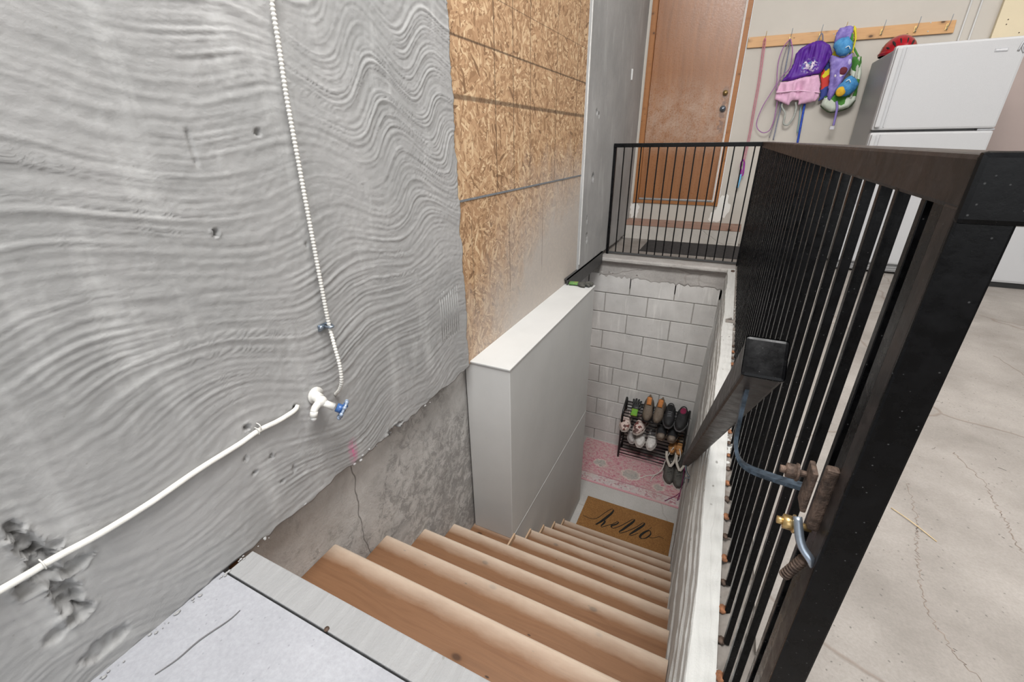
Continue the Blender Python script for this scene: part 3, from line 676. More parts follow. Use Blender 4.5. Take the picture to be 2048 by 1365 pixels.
# resample and make ribbed flexible conduit
acc = [0]
for a, b in zip(pts, pts[1:]): acc.append(acc[-1] + (b - a).length)
NP = int(acc[-1] / .0022); out = []; j = 0
for i in range(NP):
    s_ = acc[-1] * i / (NP - 1)
    while acc[j + 1] < s_ - 1e-9 and j < len(acc) - 2: j += 1
    q = (s_ - acc[j]) / max(1e-9, acc[j + 1] - acc[j]); out.append(pts[j].lerp(pts[j + 1], min(q, 1)))
fx = MB().tube(out, lambda t:   .0050 + (.0011 if int(t * (NP - 1) + .5) % 4 < 2 else -.0004), 8).obj('flexible_conduit', CABLEW)
tag(fx, 'ribbed white flexible conduit running down the grey stucco wall', 'conduit')
clip = MB(); clip.box(.0, .003, .800, .836, .505, .525, .001); clip.tube([(.003, .822, .515), (.024, .824, .515), (.026, .834, .515), (.003, .842, .515)], .004, 6, sm=3)
clip.obj('conduit_clip', SILVER, fx); MB().sphere((.006, .808, .517), .006, .007, .007).obj('screw', SILVER, fx)

CAB = [(.05, -.9, .27), (.04, -.4, .30), (.03, .0, .323), (.012, .03, .320), (.010, .064, .316), (.008, .101, .313), (.010, .135, .314), (.009, .201, .307), (.009, .29, .307), (.009, .397, .316), (.009, .496, .318), (.009, .553, .323), (.009, .611, .317), (.008, .665, .319), (-.012, .69, .322)]
cb = MB().tube([Vector(p) for p in CAB], .0068, 8, sm=8, rx=.0042).obj('wall_cable', CABLEW)
tag(cb, 'flat white cable stapled across the lower stucco wall', 'cable')
for y, z in ((.548, .323), (.555, .333), (.12, .314)):
    MB().tube([(.0, y, z + .009), (.013, y, z + .008), (.016, y, z), (.013, y, z - .008), (.0, y, z - .009)], .0013, 6, sm=3).obj('staple', CABLEW, cb)

vv = empty('water_valve', (.0, .745, .30), 'white painted wall tap with a blue and chrome wheel handle below the conduit', 'valve')
mb = MB(); mb.cyl((-.01, .742, .322), (.022, .738, .318), .016, 14); mb.cyl((.0, .742, .322), (.006, .742, .322), .026, 18)
mb.sphere((.030, .735, .312), .017, .018, .017, 14, 8); mb.tube([(.030, .732, .312), (.032, .712, .306), (.034, .70, .296)], lambda t: .012 - .002 * t, 12, sm=4)
mb.cyl((.034, .703, .298), (.034, .696, .282), .011, 12); mb.cyl((.034, .735, .31), (.060, .752, .290), .011, 6)
mb.obj('valve_body', m_paint('tap paint', (208, 206, 200)), vv)
MB().sphere((.036, .695, .279), .009, .009, .009).obj('spout_cap', WHITE, vv)
wc = Vector((.078, .766, .278)); wd = Vector((.62, .45, -.5)).normalized(); wq = wd.to_track_quat('Z', 'Y')
R_ = [wc + wq @ Vector((.026 * math.cos(a), .026 * math.sin(a), 0)) for a in [2 * math.pi * i / 24 for i in range(24)]]
mb = MB().tube(R_, .0042, 8, closed=True)
for i in range(8):
    a = 2 * math.pi * i / 8; mb.sphere(wc + wq @ Vector((.027 * math.cos(a), .027 * math.sin(a), 0)), .0066, .0066, .0066, 8, 6)
mb.obj('wheel_rim', simple('chromed rim', (150, 164, 184), .35, .4), vv)
mb = MB()
for i in range(4): a = math.pi / 2 * i + .4; mb.tube([wc + wq @ Vector((.006 * math.cos(a), .006 * math.sin(a), .001)), wc + wq @ Vector((.025 * math.cos(a), .025 * math.sin(a), .001))], .0066, 6)
mb.tube([wc - wd * .02, wc + wd * .004], .0135, 12)
mb.obj('wheel_hub', BLUEP, vv); MB().tube([wc + wd * .004, wc + wd * .008], .005, 6).obj('wheel_screw', simple('dark screw', (60, 56, 50), .4, .6), vv)

# ------------------------------------------------------------------ coat rail with hooks
rk = empty('coat_rail', (1.64, YB, 1.8), 'long pale wooden coat rail on the back wall above the fridge', 'coat rail')
mb = MB().prism([(.918, 1.768), (2.368, 1.748), (2.362, 1.832), (.918, 1.850)], 1, YB - .020, YB); mb.obj('board', RAILW, rk, bevel=.002)
HX = [(1.053, 1.806), (1.250, 1.808), (1.470, 1.812), (1.640, 1.812), (1.900, 1.800), (2.120, 1.798), (2.315, 1.794)]
for i, (x, z) in enumerate(HX):
    h = MB().box(x - .009, x + .009, YB - .024, YB - .019, z - .026, z + .018, .003).obj('hook_plate', BRASS, rk)
    mb = MB(); mb.tube([(x, YB - .022, z + .002), (x, YB - .045, z - .008), (x + .001, YB - .062, z + .004), (x + .002, YB - .07, z + .035), (x + .003, YB - .074, z + .07)], .0022, 6, sm=4)
    mb.tube([(x, YB - .022, z - .014), (x, YB - .04, z - .026), (x, YB - .048, z - .014)], .0022, 6, sm=4)
    mb.obj('hook_wire', SILVER if i not in (0, 3) else BRASS, h)
    h.name = 'hook_plate'
for x, z in ((1.57, 1.815), (1.585, 1.80), (2.205, 1.83), (2.205, 1.772), (.925, 1.84)): MB().sphere((x, YB - .02, z), .005, .003, .005, 8, 5).obj('screw_cap', WHITE, rk)

# ------------------------------------------------------------------ hanging things
def puffy(name, poly, T, y, mat, parent=None, cell=.0075, fold=0, back=.004, seed=0, rrad=.05):
    """cloth pillow whose outline is poly (x,z), bulging towards -y"""
    P = np.array(poly); x0, z0 = P.min(0) - cell; x1, z1 = P.max(0) + cell
    nx = int((x1 - x0) / cell) + 2; nz = int((z1 - z0) / cell) + 2
    X, Z = np.meshgrid(x0 + np.arange(nx) * cell, z0 + np.arange(nz) * cell)
    ins = np.zeros(X.shape, bool); dm = np.full(X.shape, 9.0)
    n = len(P)
    for i in range(n):
        a = P[i]; b = P[(i + 1) % n]
        c = ((a[1] > Z) != (b[1] > Z)) & (X < (b[0] - a[0]) * (Z - a[1]) / (b[1] - a[1] + 1e-12) + a[0]); ins ^= c
        ab = b - a; t = np.clip(((X - a[0]) * ab[0] + (Z - a[1]) * ab[1]) / (ab @ ab + 1e-12), 0, 1)
        dm = np.minimum(dm, np.hypot(X - a[0] - t * ab[0], Z - a[1] - t * ab[1]))
    q = np.clip(dm / rrad, 0, 1); H = T * np.sqrt(np.clip(1 - (1 - q) ** 2, 0, 1))
    H = H + fold * (vnoise(X * 22 + 3 * Z, Z * 5 + seed, 4 + seed) - .5) * q + fold * .5 * (vnoise(X * 50, Z * 14, 7 + seed) - .5) * q
    idx = -np.ones(X.shape, int); vs = []; fs = []
    for i in range(nz):
        for j in range(nx):
            if ins[i, j]: idx[i, j] = len(vs); vs.append((X[i, j], y - H[i, j], Z[i, j]))
    nv = len(vs); vs += [(v[0], y + back, v[2]) for v in vs]
    E = {}
    for i in range(nz - 1):
        for j in range(nx - 1):
            c = [idx[i, j], idx[i, j + 1], idx[i + 1, j + 1], idx[i + 1, j]]
            k = [t for t in c if t >= 0]
            if len(k) >= 3:
                fs.append(tuple(k)); fs.append(tuple(t + nv for t in k[::-1]))
                for a, b in zip(k, k[1:] + k[:1]): E[(a, b)] = 1
    for a, b in list(E):
        if (b, a) not in E: fs.append((b, a, a + nv, b + nv))
    used = sorted({t for q_ in fs for t in q_}); mp = {t: i for i, t in enumerate(used)}
    return MB().add([vs[t] for t in used], [tuple(mp[t] for t in q_) for q_ in fs], True).obj(name, mat, parent)
YH = 5.13
def line(name, pts, rr, mat, y=YH, parent=None, rx=None, sm=5): return MB().tube([(a, y, b) for a, b in pts], rr, 6, sm=sm, rx=rx).obj(name, mat, parent)
PINKS = m_cloth('pink webbing', [(178, 108, 124), (196, 128, 142)], 60); MAG = m_cloth('purple magenta cord', [(110, 20, 130), (160, 40, 150)], 70)
ls = empty('pet_leash', (1.07, YH, 1.8), 'long pink leash hanging from the first hook beside the door', 'leash')
LE = [(1.053, 1.806), (1.059, 1.713), (1.072, 1.493), (1.075, 1.263), (1.08, 1.045), (1.075, .898), (1.073, .817)]
line('strap', [(a - .008, b) for a, b in LE], .0042, PINKS, parent=ls, y=YH); line('strap', [(a + .006, b - .005) for a, b in LE], .0042, PINKS, parent=ls, y=YH - .01)
MB().tube([(1.045, YH - .004, 1.80), (1.053, YH - .004, 1.825), (1.061, YH - .004, 1.80)], .0042, 6, sm=4).obj('loop', PINKS, ls)
line('handle', [(1.071, .829), (1.052, .805), (1.058, .75), (1.07, .723), (1.063, .687), (1.086, .69), (1.085, .75), (1.08, .80), (1.071, .829)], .008, MAG, parent=ls)
line('tassel', [(1.070, .695), (1.067, .64), (1.058, .566)], .011, m_cloth('light blue webbing', [(92, 160, 206), (120, 184, 222)], 60), parent=ls)
lp = [(1.248, 1.80), (1.21, 1.74), (1.195, 1.644), (1.204, 1.545), (1.215, 1.464), (1.183, 1.385), (1.144, 1.293), (1.121, 1.198), (1.121, 1.133), (1.148, 1.088), (1.195, 1.065), (1.239, 1.086), (1.257, 1.161), (1.256, 1.257), (1.249, 1.34), (1.222, 1.444), (1.251, 1.522), (1.293, 1.578), (1.293, 1.656), (1.284, 1.723), (1.252, 1.80)]
tag(line('rope_loop', lp, .0042, m_cloth('purple rope', [(134, 84, 138), (158, 106, 158)], 90)), 'looped purple rope hanging from the second hook', 'rope')
gc = tag(line('lanyard', [(1.25, 1.805), (1.233, 1.699), (1.229, 1.603), (1.244, 1.483), (1.274, 1.318), (1.27, 1.193), (1.250, 1.02)], .0045, m_cloth('grey cord', [(120, 116, 122), (150, 146, 148)], 80), YH + .02), 'grey cord hanging behind the purple rope on the second hook', 'cord')
line('cord_tail', [(1.256, 1.80), (1.262, 1.6), (1.267, 1.401), (1.291, 1.276), (1.289, 1.15), (1.288, 1.0)], .005, m_cloth('blue grey cord', [(104, 108, 128), (136, 140, 156)], 80), YH + .015, gc)
sw = empty('child_swimsuit', (1.45, YH, 1.8), "child's purple top with a pale pink frilled skirt hanging on the third hook", 'clothing')
def m_purple():
    g = G('purple fabric'); x, y, z = g.sep(g.pos); n = g.noise(g.pos, 40, 3)
    c = g.mix(n, s2l((66, 18, 120)), s2l((90, 28, 150)))
    d = g.math('ADD', g.math('POWER', g.math('DIVIDE', g.math('SUBTRACT', x, 1.44), .055), 2.0), g.math('POWER', g.math('DIVIDE', g.math('SUBTRACT', z, 1.585), .042), 2.0))
    core = g.rng(d, .5, .35); sp = g.math('MULTIPLY', g.rng(d, 2.2, .6), g.rng(g.noise(g.warp(g.pos, 30, .03), 62, 3, .6), .52, .56)); k = g.math('MAXIMUM', g.math('MULTIPLY', core, g.rng(g.noise(g.pos, 55, 3), .40, .46)), sp)
    pc = g.ramp(g.noise(g.pos, 38, 2), [(.42, s2l((96, 128, 176))), (.5, s2l((214, 196, 206))), (.6, s2l((222, 214, 220)))])
    return g.out(g.mix(k, c, pc), .6, n, .3, .002)
YP = YH - .01
puffy('skirt', [(1.24, 1.478), (1.329, 1.483), (1.404, 1.503), (1.527, 1.519), (1.557, 1.445), (1.571, 1.345), (1.551, 1.306), (1.414, 1.282), (1.415, 1.322), (1.365, 1.319), (1.349, 1.279), (1.308, 1.301), (1.219, 1.336), (1.225, 1.403)], .024, YP, m_cloth('pale pink cotton', [(202, 156, 184), (216, 174, 198)], 30), sw, fold=.045, seed=3, rrad=.03)
puffy('top', [(1.314, 1.683), (1.344, 1.723), (1.403, 1.755), (1.456, 1.769), (1.494, 1.766), (1.558, 1.728), (1.593, 1.661), (1.572, 1.597), (1.548, 1.542), (1.528, 1.514), (1.46, 1.509), (1.405, 1.498), (1.33, 1.478), (1.241, 1.473), (1.287, 1.54), (1.306, 1.587), (1.313, 1.645)], .038, YP, m_purple(), sw, fold=.05, seed=1, rrad=.035)
puffy('waistband', [(1.226, 1.385), (1.40, 1.392), (1.568, 1.368), (1.568, 1.378), (1.40, 1.404), (1.226, 1.397)], .012, YP - .034, m_cloth('pink band', [(220, 184, 206)], 30), sw, cell=.004, rrad=.01)
line('hanging_strap', [(1.456, 1.76), (1.465, 1.80), (1.472, 1.815), (1.484, 1.80), (1.495, 1.76)], .005, m_cloth('grey strap', [(120, 118, 130)]), YH - .03, sw)
line('drawstring', [(1.299, 1.31), (1.299, 1.276), (1.336, 1.222), (1.339, 1.148), (1.356, 1.129), (1.381, 1.131), (1.41, 1.188), (1.414, 1.261), (1.40, 1.31)], .008, m_cloth('sage strap', [(140, 144, 138), (164, 166, 160)], 60), YH, sw, rx=.003)
tb = tag(line('blue_strap', [(1.47, 1.75), (1.472, 1.5), (1.476, 1.294), (1.481, 1.186), (1.487, 1.07), (1.492, .96)], .009, m_cloth('royal blue webbing', [(28, 52, 140), (48, 84, 180)], 50), YH + .02, rx=.003), 'royal blue webbing strap hanging below the purple top', 'strap')
line('thin_cord', [(1.455, 1.6), (1.452, 1.28), (1.46, 1.187), (1.472, 1.06)], .005, m_cloth('teal cord', [(120, 150, 156)]), YH + .025, tb)
# tote
TG = m_cloth('green and white tote print', [(72, 132, 52), (72, 132, 52), (206, 214, 200), (60, 116, 44), (196, 204, 190)], 9, mode='cells')
tt = empty('tote_bag', (1.75, YH, 1.6), 'green and white printed tote bag hanging behind the swim vest', 'bag')
puffy('bag_body', [(1.727, 1.632), (1.803, 1.631), (1.837, 1.504), (1.839, 1.409), (1.844, 1.303), (1.808, 1.246), (1.684, 1.215), (1.593, 1.274), (1.605, 1.344), (1.691, 1.379), (1.752, 1.395), (1.77, 1.432), (1.74, 1.548)], .045, YH, TG, tt, fold=.035, seed=5, rrad=.03)
puffy('side_gusset', [(1.765, 1.625), (1.79, 1.625), (1.815, 1.42), (1.812, 1.32), (1.785, 1.31), (1.79, 1.42)], .012, YH - .045, m_cloth('silver grey gusset', [(176, 178, 168)]), tt, cell=.006, rrad=.02)
line('bag_hem', [(1.842, 1.305), (1.808, 1.248), (1.684, 1.217), (1.595, 1.274)], .004, m_cloth('dark green hem', [(40, 58, 30)]), YH - .012, tt)
line('bag_handle', [(1.735, 1.62), (1.68, 1.74), (1.645, 1.805), (1.70, 1.74), (1.79, 1.62)], .007, m_cloth('green handle', [(72, 128, 50)]), YH + .01, tt, rx=.003)
tw = puffy('printed_towel', [(1.538, 1.504), (1.553, 1.561), (1.579, 1.62), (1.607, 1.75), (1.648, 1.80), (1.65, 1.6), (1.648, 1.439), (1.634, 1.342), (1.61, 1.324), (1.566, 1.306), (1.576, 1.345), (1.557, 1.445)], .02, YH + .01, None or m_cloth('rainbow cloth', [(190, 40, 40), (208, 196, 40), (56, 70, 140), (196, 60, 52), (206, 150, 150), (40, 60, 120)], 12, mode='cells'), fold=.02, seed=8)
tag(tw, 'red, yellow and blue printed cloth hanging between purple top and swim vest', 'cloth')
# swim vest with arm floats
YV = YH - .04
sv = empty('swim_vest', (1.66, YV, 1.8), "child's lavender swim vest with two blue arm floats and yellow trim on the fourth hook", 'swim vest')
LAV = m_cloth('lavender print', [(98, 84, 150), (124, 110, 178), (148, 136, 196)], 26); FLB = m_cloth('blue bubble print', [(40, 104, 156), (66, 132, 184), (84, 150, 196)], 30)
puffy('vest_panel', [(1.577, 1.653), (1.617, 1.641), (1.665, 1.627), (1.729, 1.659), (1.747, 1.557), (1.725, 1.502), (1.695, 1.398), (1.672, 1.34), (1.653, 1.302), (1.624, 1.323), (1.61, 1.442), (1.595, 1.539), (1.577, 1.597)], .035, YV, LAV, sv, fold=.03, seed=2, rrad=.03)
puffy('sleeve', [(1.577, 1.727), (1.57, 1.791), (1.59, 1.838), (1.661, 1.853), (1.700, 1.83), (1.69, 1.726), (1.669, 1.745), (1.616, 1.741)], .03, YV, LAV, sv, fold=.015)
puffy('yellow_trim', [(1.685, 1.85), (1.707, 1.83), (1.728, 1.76), (1.733, 1.645), (1.718, 1.655), (1.714, 1.74), (1.70, 1.79), (1.682, 1.815)], .024, YV - .004, m_cloth('yellow binding', [(206, 190, 40), (220, 206, 60)], 40), sw and sv, cell=.005, rrad=.02)
puffy('green_lining', [(1.682, 1.80), (1.70, 1.78), (1.712, 1.73), (1.712, 1.69), (1.695, 1.72), (1.68, 1.76)], .012, YV - .016, m_cloth('green lining', [(60, 130, 50)]), sv, cell=.005, rrad=.02)
for P_, yy_ in (([(1.568, 1.709), (1.578, 1.74), (1.613, 1.764), (1.665, 1.769), (1.705, 1.725), (1.718, 1.669), (1.683, 1.631), (1.643, 1.625), (1.611, 1.646)], YV - .035), ([(1.664, 1.38), (1.681, 1.418), (1.716, 1.464), (1.75, 1.493), (1.799, 1.459), (1.826, 1.42), (1.812, 1.372), (1.776, 1.335), (1.723, 1.326), (1.681, 1.345)], YV - .035)):
    puffy('arm_float', P_, .06, yy_, FLB, sv, rrad=.07)
MB().sphere((1.705, YV - .082, 1.368), .036, .016, .038, 14, 8).obj('yellow_patch', m_cloth('yellow print', [(214, 176, 40), (190, 140, 40)], 40), sv)
MB().sphere((1.685, YV - .04, 1.525), .033, .014, .034, 14, 8).obj('dark_red_patch', m_cloth('dark red patch', [(92, 30, 44)]), sv)
MB().sphere((1.668, YV - .036, 1.493), .036, .012, .02, 12, 6).obj('white_patch', m_cloth('white patch', [(206, 200, 208)]), sv)
MB().sphere((1.712, YV - .034, 1.585), .022, .01, .024, 12, 6).obj('pale_patch', m_cloth('pale lilac patch', [(176, 168, 208)]), sv)
for x, z in ((1.655, 1.68), (1.72, 1.44)):
    MB().tube([(x, YV - .096, z), (x + .02, YV - .097, z + .012), (x + .035, YV - .096, z - .01)], .0035, 6, sm=3).obj('print_mark', m_cloth('pale print', [(200, 216, 222)]) if x < 1.7 else bpy.data.materials['pale print'], sv)
line('waist_strap', [(1.70, 1.30), (1.717, 1.25), (1.722, 1.178), (1.724, 1.11)], .009, m_cloth('lavender webbing', [(130, 116, 180)]), YV - .03, sv, rx=.003)
MB().box(1.700, 1.735, YV - .04, YV - .025, 1.078, 1.105, .004).obj('buckle', simple('clear buckle', (190, 188, 194), .3), sv)

# helmet on the fridge
hm = empty('bike_helmet', (2.01, 4.93, 1.58), 'red ribbed bicycle helmet lying on top of the white fridge', 'helmet')
HR = simple('glossy red', (150, 14, 28), .2, 0, .15, 30, .1); HK = simple('helmet vents', (22, 12, 14), .6)
HC = Vector((2.0, 4.93, 1.592))
MB().sphere(HC, .118, .142, .136, 24, 14, z0=-.02).obj('shell', HR, hm)
for a in (-62, -38, -13, 13, 38, 62):
    for t0, t1 in ((28, 60), (78, 108), (126, 152)):
        P_ = []
        for i in range(7):
            t = math.radians(t0 + (t1 - t0) * i / 6); sa = math.sin(math.radians(a)); ca = math.cos(math.radians(a))
            P_.append(HC + Vector((.112 * sa * math.sin(t) ** .5, -.138 * math.cos(t) * (1 if abs(a) < 50 else .85), .128 * ca * math.sin(t))) * .995)
        MB().tube(P_, lambda q: .003 + .0048 * math.sin(math.pi * q), 8).obj('vent', HK, hm)
MB().tube([HC + Vector((.112 * math.cos(t), .136 * math.sin(t), .012)) for t in [2 * math.pi * i / 28 for i in range(28)]], .012, 8, closed=True).obj('rim', HR, hm)

# ------------------------------------------------------------------ fridge
fr = empty('refrigerator', (2.22, 4.7, 0), 'tall white two-door refrigerator with grey side by the back wall', 'refrigerator')
mb = MB(); mb.box(1.885, 2.545, 4.44, 5.12, .03, 1.575, .012); mb.obj('cabinet', FRSIDE, fr)
MB().box(1.878, 2.55, 4.425, 4.45, .10, 1.565, .002).obj('door_gasket', GASKET, fr)
MB().box(1.872, 2.556, 4.372, 4.43, 1.057, 1.585, .014).obj('freezer_door', FRIDGE, fr)
fd = MB().box(1.872, 2.556, 4.372, 4.43, .085, 1.043, .014).obj('fridge_door', FRIDGE, fr)
for z0, z1 in ((1.075, 1.57), (.55, 1.03)):
    mb = MB(); mb.box(1.880, 1.912, 4.345, 4.372, z0, z1, .008); mb.box(1.935, 1.943, 4.366, 4.374, z0, z1, .002); mb.obj('door_handle', FRIDGE, fr)
MB().box(1.90, 2.53, 4.40, 4.43, .02, .085, .004).obj('kick_grille', simple('grey grille', (150, 150, 150), .6), fr)
for i in range(3): MB().box(1.90, 2.53, 4.395, 4.402, .03 + i * .018, .036 + i * .018).obj('grille_slat', GASKET, fr)
MB().box(2.40, 2.465, 4.369, 4.373, 1.505, 1.525, .001).obj('badge', CHROME, fr)
MB().box(2.405, 2.46, 4.3675, 4.3695, 1.511, 1.519).obj('badge_inset', simple('badge inset', (196, 196, 198), .5), fr)
MB().box(2.47, 2.56, 4.385, 4.44, 1.044, 1.056, .002).obj('hinge', CHROME, fr)
MB().tube([(2.515, 4.370, 1.50), (2.525, 4.370, 1.55), (2.54, 4.370, 1.55), (2.53, 4.370, 1.52), (2.545, 4.370, 1.49)], .006, 6, sm=4, rx=.0015).obj('ribbon_sticker', CHROME, fr)
mb = MB()
for x in (1.92, 2.5):
    for y in (4.48, 5.08): mb.cyl((x, y, 0), (x, y, .035), .018, 10)
mb.obj('feet', GASKET, fr)
# chest freezer at right
cf = empty('chest_freezer', (3.2, 4.55, 0), 'low white chest freezer standing right of the refrigerator', 'freezer')
MB().box(2.66, 3.75, 4.275, 4.85, .035, .80, .02).obj('cabinet', m_paint('freezer enamel', (180, 180, 181), .15, 200, .35, .03), cf)
MB().box(2.65, 3.76, 4.262, 4.86, .805, .86, .018).obj('lid', bpy.data.materials['freezer enamel'], cf)
MB().box(2.67, 3.74, 4.285, 4.84, .0, .035).obj('base_plinth', simple('black plinth', (26, 26, 26), .6), cf)

# doormat behind the far railing
dm = MB(); dm.box(.28, 1.22, 4.46, 5.0, .0, .011, .003)
for i in range(46): y = 4.47 + i * .0115; dm.box(.285, 1.215, y, y + .006, .011, .014)
tag(dm.obj('doormat', m_cloth('charcoal mat', [(46, 44, 44), (66, 63, 62)], 40, .95)), 'charcoal ribbed doormat on the slab below the brown door', 'doormat')

# straw
tag(MB().tube([(1.605, 1.351, .003), (1.64, 1.31, .005), (1.683, 1.256, .002)], .0013, 5, sm=3).obj('straw_stalk', simple('dry straw', (196, 172, 130), .8)), 'thin dry straw stalk lying on the slab right of the black post', 'straw')

# ------------------------------------------------------------------ basement: mat, rug, rack, shoes
FZ = -2.14
hmz = tag(MB().box(.262, 1.058, 2.755, 3.198, FZ, FZ + .012, .003).obj('coir_doormat', m_coir()), 'brown coir doormat reading hello at the foot of the stairs', 'doormat')
def ribbon(mbx, pts, w0, w1):
    P_ = catmull([Vector((a, b, FZ + .0128)) for a, b in pts], 6); n = len(P_)
    mbx.tube(P_, lambda t: (w0 + (w1 - w0) * math.sin(math.pi * min(1, t * 1.0))) / 2, 6, rx=.0008)
lt = MB(); THN = .005
for P_, a, b in (
    ([(.293, 2.938), (.316, 2.936), (.35, 2.932), (.391, 2.941), (.421, 2.967), (.445, 3.014), (.469, 3.061), (.497, 3.11), (.518, 3.128), (.531, 3.119)], THN, .006),
    ([(.531, 3.119), (.523, 3.076), (.5, 3.024), (.477, 2.973), (.453, 2.928), (.425, 2.886)], .012, .024),
    ([(.435, 2.89), (.454, 2.923), (.473, 2.962), (.489, 2.967)], THN, .007), ([(.489, 2.967), (.49, 2.94), (.473, 2.893)], .010, .018),
    ([(.473, 2.893), (.48, 2.882), (.504, 2.9), (.526, 2.923), (.56, 2.955), (.593, 2.998), (.606, 2.999)], THN, .007),
    ([(.606, 2.999), (.598, 2.976), (.576, 2.951), (.559, 2.936), (.558, 2.92), (.566, 2.912)], .008, .016),
    ([(.566, 2.912), (.58, 2.912), (.607, 2.937), (.645, 2.984), (.687, 3.047), (.714, 3.086), (.731, 3.09)], THN, .007),
    ([(.731, 3.09), (.721, 3.053), (.691, 2.996), (.657, 2.932), (.634, 2.896)], .010, .022),
    ([(.634, 2.896), (.64, 2.884), (.664, 2.898), (.698, 2.932), (.747, 2.993), (.784, 3.049), (.805, 3.083), (.822, 3.086)], THN, .007),
    ([(.822, 3.086), (.811, 3.052), (.78, 2.999), (.749, 2.947), (.722, 2.904)], .010, .022),
    ([(.722, 2.904), (.732, 2.896), (.762, 2.92), (.789, 2.952)], THN, .006),
    ([(.878, 3.021), (.859, 3.012), (.832, 2.976), (.812, 2.935), (.812, 2.91), (.831, 2.905)], .007, .02),
    ([(.831, 2.905), (.857, 2.925), (.881, 2.963), (.889, 2.994), (.878, 3.021)], THN, .012),
    ([(.870, 2.955), (.885, 2.948), (.903, 2.95), (.933, 2.967), (.956, 2.987), (.975, 2.989), (1.001, 2.984)], .004, .005),
    ([(.853, 3.009), (.884, 3.065)], .003, .004)): ribbon(lt, P_, a, b)
o = lt.obj('lettering', simple('black print', (26, 24, 20), .9), hmz); tag(o, 'black script word hello printed on the mat')
rug = tag(MB().box(-.02, 1.072, 3.402, 4.09, FZ, FZ + .008, .002).obj('rug', m_rug()), 'faded pink oriental rug with grey medallions in front of the shoe rack', 'rug')
fg = MB()
for i in range(50):
    x = -.01 + 1.07 * i / 49; fg.tube([(x, 3.403, FZ + .004), (x + random.uniform(-.003, .003), 3.394, FZ + .002)], .0014, 4)
tag(fg.obj('fringe', m_cloth('rug fringe', [(206, 186, 182)]), rug), kind='stuff')

BK = simple('black rack tube', (20, 20, 21), .35, 0, .2, 40, .1)
rkx0, rkx1 = .387, 1.015
sr = empty('shoe_rack', (.70, 4.0, FZ), 'black tubular four-tier shoe rack against the block wall', 'shoe rack')
TZ = [(-1.60, -1.53), (-1.755, -1.70), (-1.915, -1.86), (-2.075, -2.03)]   # front z, back z
YF, YR = 3.905, 4.095
for x in (rkx0, rkx1):
    MB().tube([(x, YF, FZ + .008), (x, YF, -1.60), (x, YF + .03, -1.545), (x, YR - .02, -1.475), (x, YR, -1.50), (x, YR, FZ + .008)], .0105, 8).obj('side_frame', BK, sr)
    for zf, zb in TZ: MB().tube([(x, YF, zf), (x, YR, zb)], .007, 8).obj('side_rung', BK, sr)
for zf, zb in TZ:
    for i in range(6):
        t = i / 5; MB().tube([(rkx0, YF + (YR - YF) * t, zf + (zb - zf) * t), (rkx1, YF + (YR - YF) * t, zf + (zb - zf) * t)], .0052, 8).obj('shelf_tube', BK, sr)

